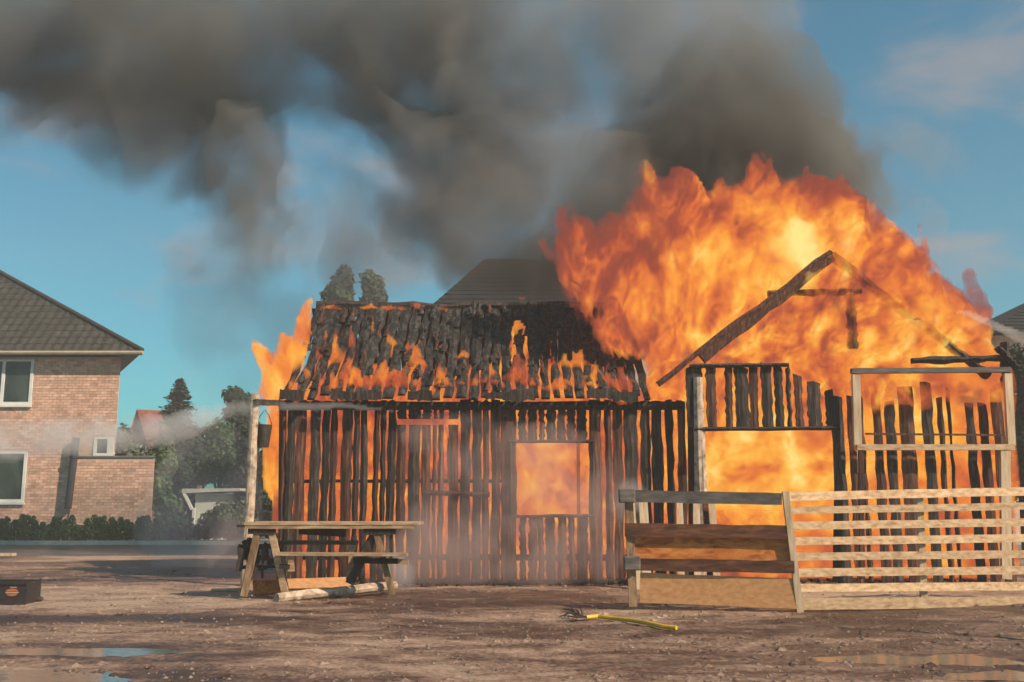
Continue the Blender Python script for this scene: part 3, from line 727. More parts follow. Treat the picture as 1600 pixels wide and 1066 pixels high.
# garden shed half hidden
ys_ = 34.6
sh = thing('garden_shed', 'pale flat roofed garden shed half hidden in the bushes', 'shed', (P(340, 800, ys_).x, ys_, 0))
x0, x1 = P(298, 790, ys_).x, P(350, 790, ys_).x; zt = P(340, 771, ys_).z; zr = P(340, 764, ys_).z
MB().box(x0+.15, x1, ys_, ys_+2, 0, zt).build('wall', M['concrete'], sh)
MB().add([(x0-.25, ys_-.25, zt+.002), (x1+.6, ys_-.25, zt+.08), (x1+.6, ys_+2.2, zt+.08), (x0-.25, ys_+2.2, zt+.002),
          (x0-.25, ys_-.25, zr), (x1+.6, ys_-.25, zr+.02), (x1+.6, ys_+2.2, zr+.02), (x0-.25, ys_+2.2, zr)],
         [(0,3,2,1),(4,5,6,7),(0,1,5,4),(1,2,6,5),(2,3,7,6),(3,0,4,7)]).build('roof', M['kerb'], sh)
MB().beam((x0-.18, ys_-.2, zt), (x0+.12, ys_-.2, zt-.55), .09, .09).build('bracket', M['white'], sh)
MB().beam((x0+.15, ys_-.1, 0), (x0+.15, ys_-.1, zt-.5), .09, .09).build('post', M['white'], sh)

# ================================================================== BURNING BARN
YW = 16.0                                   # plane of the long wall
YGb = 15.6                                  # plane of the gable wall, further forward
barn = thing('burning_barn', 'burning timber barn of upright slabs with gaps, its gable wrapped in flames', 'barn', (P(760, 900, YW).x, YW, 0))
GF = YW
base_y = 905
gaps = [(446,3),(459,3),(478,9),(499,4.5),(514,5),(529,8),(548,5),(561,6),(578,10),(592,3),(603,6),(619,5),(636,7),(657,6),(674,6),(684,5),(696,9),(718,6),(735,5),(751,5),(765,6),(782,5),(808,5),(823,5),(840,6),(854,5),(871,5),(886,5),(902,5),(920,6),(942,8),(958,5),(976,6),(999,7),(1019,6),(1040,8),(1059,8),(1074,4)]
def wall_board(pxa, pxb, py_t, py_b, Y, mat, name='plank', rag=0, tiltpx=0, parent=barn):
    a = P((pxa+pxb)/2, py_b, Y); b_ = P((pxa+pxb)/2+tiltpx, py_t, Y)
    a.x = P((pxa+pxb)/2, 765, Y).x; b_.x = P((pxa+pxb)/2+tiltpx, 765, Y).x
    wd = (pxb-pxa)*Y/F*1.01
    m = plank(a, b_, wd*1.05, wd*1.03, .03, (0,-1,0), wob=.016, n=15, round_=random.uniform(.005, .02), ragged=rag)
    return m.build(name, mat, parent)
prev = 438
for (gx, gw) in gaps:
    gw *= .66 if gw < 8 else .85
    gx += random.uniform(-1.2, 1.2)
    a, b_ = prev, gx-gw/2; prev = gx+gw/2
    if b_-a < 4: continue
    mid = (a+b_)/2; mt = M['char'] if random.random() < .45 else M['scorch']
    tl_ = random.uniform(-1.5, 1.5); Yb = YW+random.uniform(-.015, .015)
    if 800 < mid < 926:
        wall_board(a, b_, 628, 689, Yb, mt, tiltpx=0)
        wall_board(a+random.uniform(-2,2), b_-1, 808, base_y+6, Yb, mt, tiltpx=random.uniform(-3, 5))
    elif 619 < mid < 717:
        wall_board(a, b_, 628, 655, Yb, M['char'])
        wall_board(a, b_, 664, base_y+6, Yb+.02, mt, tiltpx=tl_*.4)
    else:
        wall_board(a, b_, 626, base_y+6, Yb, mt, rag=.02, tiltpx=tl_)
def hbeam(pa, pb, Y, hpx, mat, name, t=.09, parent=barn, dy=0):
    a, b_ = P(pa[0], pa[1], Y), P(pb[0], pb[1], Y)
    return plank(a, b_, hpx*Y/F, hpx*Y/F, t, (0,-1,0), wob=.006, n=8, round_=.01).build(name, mat, parent)
hbeam((436, 634), (1070, 634), YW-.05, 13, M['char'], 'wall_plate')
for k in (0, 2, 3, 5, 8, 9, 12, 13):          # torn fascia boards along the eave
    xa_ = 437+k*40; plank(P(xa_, 617+random.uniform(-3, 3), YW-.33), P(xa_+39, 618+random.uniform(-3, 3), YW-.33), random.uniform(.10, .19), random.uniform(.10, .19), .03, (0,-1,0), wob=.025, n=9, ragged=.02).build('fascia_board', M['char'], barn)
hbeam((796, 690), (928, 690), YW-.05, 5, M['char'], 'window_frame', .05)
hbeam((796, 807), (930, 806), YW-.05, 5, M['char'], 'window_frame', .05)
hbeam((798, 692), (799, 806), YW-.05, 5, M['char'], 'window_frame', .05)
hbeam((926, 692), (927, 806), YW-.05, 5, M['char'], 'window_frame', .05)
MB().tube([P(905, 912, YW+.2), P(903, 640, YW+.2)], [.035, .03], 6, .1).build('inner_post', M['char'], barn)
hbeam((660, 770), (765, 773), YW-.05, 8, M['scorch'], 'cross_rail', .05)
hbeam((440, 870), (1075, 872), YW+.04, 9, M['char'], 'ground_rail', .05)
hbeam((440, 752), (796, 752), YW+.05, 5, M['char'], 'cross_rail', .04)
# roof slabs: eave at the wall, ridge 2.4 m behind
YRg = YW+2.4
zev = P(700, 622, YW-.3).z; zrg = P(700, 480, YRg).z
ev0 = Vector((0, YW-.3, zev)); slope_n = Vector((0, -(zrg-zev), (YRg-YW+.3))).normalized()
px = 437.0; k = 0
while px < 1010:
    wpx = random.uniform(14, 21); xa = P(px, 622, YW-.3).x; xb = P(px+wpx, 622, YW-.3).x; xm = (xa+xb)/2; wd = xb-xa
    top = zrg + random.uniform(-.06, .05); ext = random.uniform(-.10, .05)
    a = Vector((xm, YW-.3-ext*.8, zev+ext*-.65)); b_ = Vector((xm+random.uniform(-.02,.02), YRg, top))
    o = plank(a, b_, wd*random.uniform(.66, .92), wd*random.uniform(.90, 1.02), .035, slope_n, wob=.026, n=13, round_=random.uniform(.004, .02), ragged=.10).build('roof_plank', M['roofchar'], barn)
    # rear slope
    if k % 2 == 0:
        plank(Vector((xm, YRg+2.4, zev)), Vector((xm, YRg+.02, zrg-.03)), wd*2.05, wd*2.05, .03, Vector((0, (zrg-zev), 2.4)).normalized(), wob=.01, n=3).build('roof_plank', M['char'], barn)
    px += wpx+random.uniform(.5, 2.2); k += 1
# cover battens and torn scraps on the slope give the slabs a broken look
def roofpt(px_, u, lift=.05):
    xe = P(px_, 622, YW-.3).x; y = YW-.3+u*(YRg-YW+.3); z = zev+u*(zrg-zev)
    return Vector((xe, y, z))+slope_n*lift
for k in range(110):
    u = random.uniform(.03, .93); L = random.uniform(.10, .5); pxx = random.uniform(445, 1000)
    a = roofpt(pxx, u); b_ = roofpt(pxx+random.uniform(-4, 4), min(1, u+L/3.2), random.uniform(.05, .13))
    plank(a, b_, random.uniform(.05, .13), random.uniform(.02, .08), .015, slope_n, wob=.02, n=4, round_=.01, ragged=.05).build('roof_splinter', M['roofchar'] if random.random() < .7 else M['scorch'], barn)
m = MB()
pts = [roofpt(p_, 1.0, .03)+Vector((0, 0, random.uniform(-.03, .03))) for p_ in range(437, 1010, 30)]
m.tube(pts, .07, 7, .25); m.build('ridge_pole', M['char'], barn)
# left end: corner post and slabs of the end wall
MB().tube([P(441, 908, YW+.1), P(441, 760, YW+.1), P(442, 628, YW+.1)], [.07, .065, .06], 8, .08).build('corner_post', M['char'], barn)

# gable wall, upright slabs
def gx_boards(glist, x_start, ytop, ybot, Y, mats):
    prev = x_start
    for (gx_, gw) in glist:
        a, b_ = prev, gx_-gw/2; prev = gx_+gw/2
        if b_-a < 3: continue
        yt = ytop(.5*(a+b_)) if callable(ytop) else ytop
        wall_board(a, b_, yt+random.uniform(-3, 3), ybot, Y+random.uniform(-.01, .01), random.choice(mats), rag=.04, tiltpx=random.uniform(-1.5, 1.5))
up = [(1106,7),(1131,14),(1152,6),(1176,2),(1193,8),(1215,5),(1233,6),(1246,7),(1265,8),(1293,8),(1310,2)]
gx_boards(up, 1078, lambda x: 572 if x < 1235 else 572+(x-1235)*.55, 668, YGb, [M['char'], M['char'], M['scorch']])
low = [(1327,8),(1346,8),(1364,14),(1387,5),(1408,9),(1442,14),(1469,9),(1485,8),(1506,24),(1535,8),(1556,8),(1580,8)]
gx_boards(low, 1306, lambda x: 606+(x*7.3 % 31)-8, base_y+16, YGb, [M['char'], M['char'], M['scorch']])
hbeam((1078, 572), (1232, 570), YGb-.05, 6, M['char'], 'wall_plate')
hbeam((1085, 671), (1312, 669), YGb-.05, 6, M['char'], 'lintel')
MB().tube([P(1094, 920, YGb), P(1096, 800, YGb), P(1093, 700, YGb), P(1090, 590, YGb)], [.10, .10, .095, .08], 9, .12).build('door_post', M['birch'], barn)
MB().tube([P(1083, 920, YGb+.12), P(1082, 700, YGb+.12), P(1080, 575, YGb+.12)], [.07, .07, .06], 9, .12).build('corner_post', M['char'], barn)
MB().tube([P(1306, 920, YGb+.05), P(1308, 760, YGb+.05), P(1306, 672, YGb+.05)], [.05, .05, .05], 8, .12).build('door_post', M['char'], barn)
def rafter(pa, pb, Y, w_, mat, name='rafter'):
    return plank(P(*pa, Y), P(*pb, Y), w_, w_*.9, .12, (0,-1,0), wob=.02, n=12, round_=.01).build(name, mat, barn)
rafter((1028, 600), (1298, 394), YGb+.02, .10, M['scorch'])
rafter((1096, 560), (1299, 401), YGb+.05, .20, M['scorch'])
rafter((1298, 399), (1500, 552), YGb+.22, .14, M['scorch'])
rafter((1545, 588), (1480, 538), YGb+.1, .13, M['char'])
rafter((1200, 459), (1345, 456), YGb+.08, .09, M['scorch'], 'collar_beam')
rafter((1333, 545), (1328, 458), YGb+.08, .15, M['char'], 'king_post')
rafter((1425, 564), (1585, 560), YGb-.15, .10, M['char'], 'wall_plate')
rafter((1574, 610), (1570, 535), YGb-.1, .12, M['char'], 'corner_post')
rafter((1590, 575), (1558, 543), YGb-.2, .09, M['char'])
# rafters of the roof behind the gable, deeper in the fire
for k, (Y2) in enumerate((16.6, 17.6, 18.6)):
    pk = P(1298, 400, YGb); l_ = P(1050, 590, YGb)
    plank((l_.x, Y2, l_.z), (pk.x, Y2, pk.z), .12, .11, .08, (0,-1,0), wob=.015, n=8).build('rafter', M['char'], barn)
# white framed bay on the right
YBay = YGb-.22
def stick(name, pa, pb, wpx, mat=M['palev'], Y=YBay, t=.07, parent=barn):
    return MB().beam(P(*pa, Y), P(*pb, Y), wpx*Y/F, t).build(name, mat, parent)
stick('porch_post', (1340, 696), (1337, 586), 12)
stick('porch_post', (1580, 696), (1574, 584), 12)
stick('porch_beam', (1330, 580), (1578, 578), 8, M['greyrail'], t=.10)
stick('porch_rail', (1338, 699), (1584, 699), 9, M['pale'], t=.09)
stick('porch_post', (1572, 905), (1570, 704), 15, M['palev'])
stick('porch_post', (1347, 905), (1345, 704), 7, M['scorch'])
stick('porch_rail', (1352, 678), (1570, 680), 3, M['scorch'], t=.03)

# pale log post with a beam to the barn, and the dark bucket hanging there
YPst = 15.3
lp = thing('log_post', 'pale bark covered log standing free left of the barn', 'post', (P(387, 915, YPst).x, YPst, 0))
pts = [P(384+ (399-384)*u + random.uniform(-.8, .8), 918-(918-616)*u, YPst) for u in [i/12 for i in range(13)]]
MB().tube(pts, [.082-.012*i/12+random.uniform(-.006, .006) for i in range(13)], 12, .07).build('trunk', M['birch'], lp)
plank(P(398, 629, YPst-.09), P(452, 630, YW-.2), .09, .08, .07, (0,-1,0), wob=.006, n=5).build('beam', M['char'], lp)
bk = thing('black_bucket', 'sooty black bucket hanging between the log post and the barn', 'bucket', P(412, 682, 15.6))
m = MB(); n = 16
A = [(404, 666), (400, 698)]
bc = P(413, 664, 15.6); bb = P(411, 699, 15.6); R0, R1 = .125, .088
ring = []
for (cc, r) in ((bc, R0), (bb, R1), (bb, .0), (bc, R0-.012)):
    for k_ in range(n): m.v.append((cc.x+r*math.cos(2*math.pi*k_/n), cc.y+r*math.sin(2*math.pi*k_/n), cc.z))
for a, b_ in ((0, 1), (1, 2), ):
    for k_ in range(n): m.f.append((a*n+k_, a*n+(k_+1) % n, b_*n+(k_+1) % n, b_*n+k_))
for k_ in range(n): m.f.append((k_, 3*n+k_, 3*n+(k_+1) % n, (k_+1) % n))
for k_ in range(n): m.f.append((3*n+k_, 1*n+k_, 1*n+(k_+1) % n, 3*n+(k_+1) % n))
m.build('pail', M['soot'], bk)
MB().tube([bc+Vector((-.12,0,0)), bc+Vector((-.07,0,.14)), bc+Vector((0,0,.235)), bc+Vector((.07,0,.14)), bc+Vector((.12,0,0))], .006, 5).build('handle', M['soot'], bk)

# charred beam on the ground and debris along the wall
pa, pb = G(642, 884, .05), G(728, 908, .05)
m = plank(Vector((pa.x, pa.y, .06)), Vector((pb.x, pb.y, .05)), .12, .10, .08, (0,0,1), wob=.01, n=6); o = m.build('charred_beam', M['ash']); tag(o, 'charred beam lying on the dirt right of the trestle table', 'beam')
m = MB()
for k in range(520):
    x = random.uniform(P(640, 900, YW).x, P(1010, 900, YW).x) if k < 380 else random.uniform(-3.6, 7.5); y = YW - abs(random.gauss(0, .35)) - .05; z = gz(x, y)
    L = random.uniform(.03, .22); th = random.random()*3.14; d = Vector((math.cos(th)*L, math.sin(th)*L*.6, random.uniform(-.01, .03)))
    m.beam(Vector((x, y, z+.02)), Vector((x, y, z+.02))+d, random.uniform(.02, .07), random.uniform(.015, .04), (0, .3, 1))
o = m.build('charred_debris', M['ash']); tag(o, 'heap of black charred chips along the foot of the barn wall', 'debris', kind='stuff')

# ================================================================== TRESTLE TABLE
YT = 12.95
tb = thing('trestle_table', 'old wooden trestle table with plank bench in front of the barn', 'table', (P(515, 930, YT).x, YT, 0))
zt0 = P(500, 816, YT).z
x0, x1 = P(381, 820, YT).x, P(655, 820, YT).x
for k in range(5):
    y = YT-.02+k*.155; e0 = random.uniform(-.03, .05); e1 = random.uniform(-.04, .02)
    plank((x0+e0, y+.07, zt0-.016+(.0 if k else -.006)), (x1+e1, y+.07, zt0-.016), .148, .145, .032, (0,0,1), wob=.003, n=6).build('top_plank', M['tabletop'], tb)
plank((x0+.02, YT+.01, zt0-.062), (x1-.06, YT+.01, zt0-.060), .045, .04, .05, (0,-1,0), wob=.003, n=6).build('apron', M['tabletop'], tb)
plank((x0-.16, YT+.35, zt0-.055), (x0+.25, YT+.30, zt0-.05), .14, .15, .035, (0,0,1), wob=.006, n=3).build('top_plank', M['soot'], tb)
def tleg(pa, pb, Y, w_, mat, nm='leg', t=.055):
    return plank(P(*pb, Y), P(*pa, Y), w_, w_, t, (0,-1,0), wob=.003, n=4).build(nm, mat, tb)
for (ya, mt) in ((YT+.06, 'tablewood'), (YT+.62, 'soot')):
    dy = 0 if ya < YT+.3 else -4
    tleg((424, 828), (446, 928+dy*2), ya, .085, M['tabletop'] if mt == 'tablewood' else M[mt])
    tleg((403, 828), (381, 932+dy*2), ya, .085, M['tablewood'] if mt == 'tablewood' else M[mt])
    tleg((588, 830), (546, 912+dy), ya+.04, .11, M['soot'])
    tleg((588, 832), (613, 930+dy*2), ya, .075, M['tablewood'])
tleg((611, 832), (611, 872), YT+.1, .035, M['soot'], 'brace')
tleg((550, 852), (547, 906), YT+.2, .06, M['tabletop'], 'brace')
tleg((455, 868), (455, 893), YT+.3, .075, M['tabletop'], 'brace')
for (a, b_, h_, yy, mt, nm) in (((388, 830), (430, 831), 9, YT+.05, 'soot', 'cross_beam'), ((568, 831), (618, 830), 10, YT+.05, 'soot', 'cross_beam'),
                                ((552, 876), (622, 877), 8, YT+.02, 'soot', 'cross_beam'), ((437, 885), (452, 886), 7, YT-.05, 'soot', 'cross_beam'),
                                ((622, 878), (638, 878), 8, YT-.05, 'tabletop', 'cross_beam'), ((468, 828), (540, 832), 14, YT+.4, 'soot', 'shelf_board')):
    plank(P(*a, yy), P(*b_, yy), h_*YT/F, h_*YT/F, .06, (0,-1,0), wob=.003, n=3).build(nm, M[mt], tb)
zb = P(500, 866, YT-.15).z
plank((P(436, 866, YT).x, YT-.05, zb), (P(637, 866, YT).x, YT-.05, zb-.01), .24, .24, .036, (0,0,1), wob=.004, n=6).build('bench_plank', M['tabletop'], tb)
zb2 = P(500, 848, YT+.75).z
plank((P(428, 848, YT+.8).x, YT+.8, zb2), (P(558, 848, YT+.8).x, YT+.8, zb2), .24, .24, .05, (0,0,1), wob=.004, n=6).build('bench_plank', M['greenwood'], tb)
# sacking and tools hung at the left trestle: dark ragged cloth
rg = thing('sooty_rag', 'dark ragged cloth bundle hanging in the left trestle of the table', 'rag', P(408, 870, YT+.2))
m = MB()
for k in range(17):
    px_ = 374+random.uniform(0, 66); y0_ = random.uniform(838, 862); y1_ = y0_+random.uniform(22, 60)
    a = P(px_, y0_, YT+.2+random.uniform(-.1, .1)); b_ = P(px_+random.uniform(-9, 9), min(y1_, 912), YT+.2+random.uniform(-.1, .1)); wd = random.uniform(.03, .10)
    q = plank(b_, a, wd*.7, wd, .012, (random.uniform(-.4, .4), -1, 0), wob=.02, n=5, ragged=.04); m.add(q.v, q.f)
for k in range(5):
    yy = random.uniform(845, 895); q = plank(P(372+random.uniform(0, 10), yy, YT+.18), P(430+random.uniform(0, 12), yy+random.uniform(-12, 12), YT+.18), .06, .05, .02, (0,-1,.2), wob=.02, n=5); m.add(q.v, q.f)
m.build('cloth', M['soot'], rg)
# timber under the table
p0, p1 = G(432, 941), G(618, 928)
o = None
m = MB(); pts = [p0.lerp(p1, i/8)+Vector((0, 0, .055+random.uniform(-.006, .006)+.06*(i/8))) for i in range(9)]
m.tube(pts, [.060+random.uniform(-.006, .006) for _ in pts], 9, .1); o = m.build('fallen_log', M['birch']); tag(o, 'pale split log lying along the feet of the trestle table', 'log')
p0, p1 = G(440, 922), G(548, 920)
o = plank(p0+Vector((0, 0, .08)), p1+Vector((0, 0, .09)), .14, .15, .03, (0,-1,.4), wob=.005, n=5).build('loose_board', M['brownboard']); tag(o, 'light brown board on edge under the table behind the log', 'board')
p0, p1 = G(386, 934), G(436, 932)
o = plank(p0+Vector((0, .3, .10)), p1+Vector((0, .3, .10)), .20, .19, .03, (0,-1,.5), wob=.006, n=4).build('loose_board', M['rust']); tag(o, 'short orange brown board between the left trestle legs', 'board')
p0, p1 = G(330, 925), G(384, 924)
o = plank(p0+Vector((0, 0, .025)), p1+Vector((0, 0, .03)), .10, .10, .03, (0,0,1), wob=.006, n=4).build('loose_board', M['palev']); tag(o, 'pale board flat on the dirt left of the trestle table', 'board')

# ================================================================== FENCES
YRr = GY(957); YL = YRr+.25
dk = thing('dark_fence_panel', 'dark brown boarded fence panel with grey top rail', 'fence panel', G(1110, 948))
def on(pxl, pyl, pxr, pyr, hpx, mat, name, yoff=0, t=.04, n=9, wob=.006, parent=dk, a_=None):
    # rail from left to right end of the dark panel, left end at YL, right end at YRr
    a, b_ = P(pxl, pyl, YL+yoff), P(pxr, pyr, YRr+yoff)
    return plank(a, b_, hpx*YL/F, hpx*YRr/F, t, (-.45,-1,0), wob=wob, n=n).build(name, mat, parent)
on(972, 775, 1221, 780, 18, M['greyrail'], 'rail', -.05, .07, wob=.004)
on(976, 828, 1232, 832, 20, M['dark'], 'rail', -.05, .05)
on(980, 854, 1236, 860, 34, M['rust'], 'plank', 0, .025)
on(982, 882, 1241, 886, 18, M['dark'], 'rail', -.05, .05)
on(1000, 918, 1246, 928, 44, M['brownboard'], 'plank', -.03, .025, wob=.004)
for (px_, pyt, pyb) in ((984, 768, 948),):
    MB().beam(P(px_+5, pyb, YL-.02), P(px_-2, pyt, YL-.02), .095, .05).build('post', M['tablewood'], dk)
ymid = (YL+YRr)/2+.12
MB().beam(P(1112, 945, ymid), P(1102, 786, ymid), .06, .05).build('post', M['dark'], dk)
for (px_, py_) in ((980, 775), (988, 880)):
    q = P(px_, py_, YL-.1); m = MB(); m.box(q.x-.1, q.x+.09, q.y-.045, q.y+.035, q.z-.08, q.z+.08)
    o = m.build('corner_block', M['greyrail'], dk)
    bv = o.modifiers.new('bevel', 'BEVEL'); bv.width = .015; bv.segments = 2
# pale slatted panel
YF0, YF1 = YRr-.02, GY(948)+.35
XE = 1690
lp_ = thing('pale_slatted_panel', 'pale new timber fence panel of horizontal slats', 'fence panel', G(1430, 953))
def onp(px_, py_, yo=0):
    u = (px_-1235)/(1600-1235); return P(px_, py_, YF0+(YF1-YF0)*u+yo)
rows = [(776, 768, 13), (798, 791, 11), (822, 816, 12), (846, 841, 12), (870, 866, 12), (895, 891, 12), (919, 916, 12), (944, 941, 17)]
for i, (yl, yr, h_) in enumerate(rows):
    ex = 8+ (yl-776)*.14
    a, b_ = onp(1226+ex*.5, yl), onp(XE, yr+(yr-yl)*.25)
    plank(a, b_, h_*YF0/F, h_*YF1/F, .022, (0,-1,0), wob=.0035, n=12).build('slat', M['pale'], lp_)
for (pxt, pxb, wd) in ((1227, 1250, .075), (1436, 1444, .08), (1640, 1648, .08)):
    fr = pxt < 1300
    MB().beam(onp(pxb, 957 if fr else 950, -.035 if fr else .04), onp(pxt, 768 if fr else 765, -.035 if fr else .04), wd, .045).build('post', M['palev'], lp_)
# a loose upright board behind the slats
# pallet with upright slats behind the dark panel
pl = thing('upright_pallet', 'pale upright boards propped behind the dark fence panel', 'pallet', G(1060, 925))
YP_ = GY(920)
for (pa_, pb_, wd) in ((996, 984, .14), (1012, 1005, .13), (1066, 1062, .09), (1090, 1088, .10), (1122, 1112, .10)):
    plank(P(pa_, 925, YP_), P(pb_, 782, YP_+.15), wd, wd*.95, .025, (0,-1,0), wob=.004, n=5).build('slat', M['palev'], pl)
MB().beam(P(990, 850, YP_+.1), P(1128, 852, YP_+.1), .09, .03).build('rail', M['palev'], pl)
# embers and burning scraps on the ground behind the fence
# ================================================================== SMALL THINGS
# crate at left edge
cr0 = G(8, 944); ct = thing('dark_crate', 'dark crate with an orange red oval print at the left edge', 'crate', cr0)
w2 = P(40, 940, cr0.y).x; x0 = w2-.55; zt = P(20, 909, cr0.y).z; y0 = cr0.y
z00 = gz(cr0.x, y0)-.01
MB().box(x0, w2, y0, y0+.03, z00, zt).build('side_panel', M['crate'], ct)
MB().box(x0, w2, y0+.35, y0+.38, z00, zt).build('side_panel', M['crate'], ct)
MB().box(x0, x0+.03, y0+.032, y0+.348, z00, zt-.01).build('end_panel', M['crate'], ct)
MB().box(w2-.03, w2, y0+.032, y0+.348, z00, zt-.01).build('end_panel', M['crate'], ct)
MB().box(x0+.032, w2-.032, y0+.032, y0+.348, z00, z00+.03).build('base', M['crate'], ct)
MB().box(x0-.01, w2+.01, y0-.015, y0-.002, zt-.035, zt+.004).build('rim', M['crate'], ct)
def disc(cx_, cz_, rx, rz, y, n=20, a0=0, a1=6.2832):
    m = MB(); m.v.append((cx_, y, cz_))
    for k in range(n+1):
        th = a0+(a1-a0)*k/n; m.v.append((cx_+rx*math.cos(th), y, cz_+rz*math.sin(th)))
    for k in range(n): m.f.append((0, k+1, k+2))
    return m
pc = P(19, 926, y0)
disc(pc.x, pc.z+.012, .075, .035, y0-.004, a0=0, a1=math.pi).build('print', M['printred'], ct)
disc(pc.x, pc.z-.012, .068, .03, y0-.004, a0=math.pi, a1=2*math.pi).build('print', M['printred'], ct)
MB().box(pc.x-.08, pc.x+.08, y0-.0045, y0-.001, pc.z-.006, pc.z+.006).build('print', M['printpale'], ct)
MB().box(pc.x-.03, pc.x+.05, y0-.0045, y0-.001, pc.z+.058, pc.z+.066).build('print', M['printpale'], ct)
# dark stone to the right of the crate
def stone(px_, py_, rx, ry, rz, name, label, mat):
    q = G(px_, py_); m = MB(); core_blob(m, (q.x, q.y, q.z+rz*.5), (rx, ry, rz), px_); o = m.build(name, mat); tag(o, label, 'stone'); return o
stone(57, 940, .11, .08, .05, 'dark_stone', 'flat dark stone on the dirt beside the dark crate', M['ash'])
# pale slab at the far left
q = G(-6, 870); m = plank(Vector((q.x-1.0, q.y, .05)), Vector((P(22, 867, q.y).x, q.y, .05)), .3, .24, .06, (0,0,1), wob=.02, n=5)
o = m.build('pale_board', M['palev']); tag(o, 'pale board lying at the left edge near the road', 'board')
# yellow hose with torn dark end
yh = thing('yellow_hose', 'short bent piece of yellow hose on the dirt in front of the fence', 'hose', G(985, 975))
pts = []
for (a, b_) in ((916, 971), (935, 970), (958, 972), (985, 976), (1010, 981), (1035, 985), (1057, 987)):
    q = G(a, b_); pts.append(Vector((q.x, q.y, gz(q.x, q.y)+.034)))
MB().tube(pts, .021, 10).build('tube', M['yellow'], yh)
tw_ = thing('torn_twigs', 'dark torn twigs at the left end of the yellow hose', 'twigs', G(898, 970))
for k in range(16):
    a = G(random.uniform(900, 916), 971); b_ = G(random.uniform(872, 905), random.uniform(958, 978)); a.z = .04; b_.z = random.uniform(.02, .14)
    MB().tube([a, a.lerp(b_, .5)+Vector((0, 0, random.uniform(-.01, .05))), b_], [.008, .006, .003], 5).build('twig', M['soot'], tw_)
# tall pole just right of the picture: throws the long thin shadow over the yard
q = G(1700, 1006)
MB().tube([(q.x, q.y, -.05), (q.x+.03, q.y, .8), (q.x, q.y, 1.75)], [.05, .045, .04], 8, .05).build('wooden_stake', M['birch'])
tag(bpy.data.objects['wooden_stake'], 'wooden stake in the yard just beyond the right edge, throwing a long shadow', 'stake')

# ================================================================== FIRE
def core(px_, py_, Y, rx, rz, g): 
    p = P(px_, py_, Y); return (p.x, p.y, p.z, rx, rz, g)
YFm = 16.85
fm_main = fire_mat('flame_gas', 4.2, 1.0, [core(1260, 480, YFm, 3.4, 2.3, .22), core(1190, 410, YFm, 2.1, 1.5, .42), core(1110, 560, YFm, 1.3, 1.2, .32), core(1450, 545, YFm, 2.6, 1.2, .32), core(930, 340, YFm, 1.5, 1.9, -.16), core(1220, 260, YFm, 3.0, .8, -.14), core(1310, 470, YFm, .9, .8, -.18)], 1.25, -.27, .62, .33, .48, slant=.45, contrast=1.7, fine=1.3)
fm_in = fire_mat('flame_gas_inside', 5.0, .95, [core(1200, 720, 16.4, 2.6, 2.2, .38), core(1480, 700, 16.4, 2.6, 2.2, .34), core(860, 800, 16.4, 1.2, .6, .12)], 1.4, -.11, .8, .18, .34, contrast=1.3, fine=.9)
fm_left = fire_mat('flame_gas_tongue', 5.5, 1.0, [], 2.0, .14, .5, .30, .46)
fm_roof = fire_mat('flame_gas_roof', 9.0, .95, [], 2.4, -.06, .5, .33, .45)
main_poly = [(1010,600),(950,570),(908,525),(875,480),(850,425),(848,385),(862,335),(868,300),(900,300),(925,335),(945,325),(975,325),(985,275),(1000,240),(1050,248),(1085,262),(1110,252),(1150,262),(1170,232),(1200,222),(1222,236),(1240,268),(1290,262),(1330,268),(1360,300),(1385,290),(1400,345),(1430,362),(1465,355),(1468,400),(1500,425),(1530,465),(1550,480),(1556,520),(1580,560),(1580,606),(1330,612),(1328,650),(1290,650),(1255,625),(1230,610),(1085,610),(1082,680),(1070,760),(1050,700),(1000,690),(980,640)]
cloud('fire', main_poly, YFm, 1.35, .72, .045, fm_main, 11, .38, .55, .6, pw=1.6, fineamp=.9, label='huge orange flames pouring up and leftwards from the gable roof', cat='fire')
# fire filling the inside of the barn, seen through every gap
in_poly = [(425,912),(425,640),(447,604),(990,600),(1015,560),(1080,548),(1180,530),(1250,530),(1330,560),(1582,560),(1586,912)]
cloud('fire_inside', in_poly, 16.62, .50, .06, .12, fm_in, 21, .05, 1.0, label='wall of flame inside the barn glowing through the gaps', cat='fire')
# lower fire behind the fence and along the gable foot
cloud('fire_inside', [(448,650),(452,600),(470,572),(520,560),(545,580),(600,565),(640,585),(690,560),(720,590),(790,555),(830,560),(860,585),(900,560),(960,570),(1000,600),(1000,650)], 17.05, .32, .06, .05, fm_in, 23, .14, .5, label='fire rolling under the lower half of the charred barn roof', cat='fire')
cloud('fire_inside', [(470,600),(500,560),(515,525),(540,520),(560,560),(640,580),(655,540),(668,575),(780,560),(795,505),(812,495),(835,520),(850,560),(930,560),(940,600)], 17.75, .28, .06, .05, fm_in, 25, .14, .5, label='thin fire under the upper half of the charred barn roof', cat='fire')
left_poly = [(450,806),(426,816),(408,770),(404,700),(412,650),(398,622),(404,590),(392,550),(394,518),(424,545),(434,506),(452,518),(462,486),(478,462),(494,456),(490,520),(470,580),(458,640),(456,700),(458,770)]
cloud('fire', left_poly, 16.5, .45, .12, .04, fm_left, 31, .10, .4, .6, pw=1.3, fineamp=.7, label='flames curling round the left end of the barn', cat='fire')
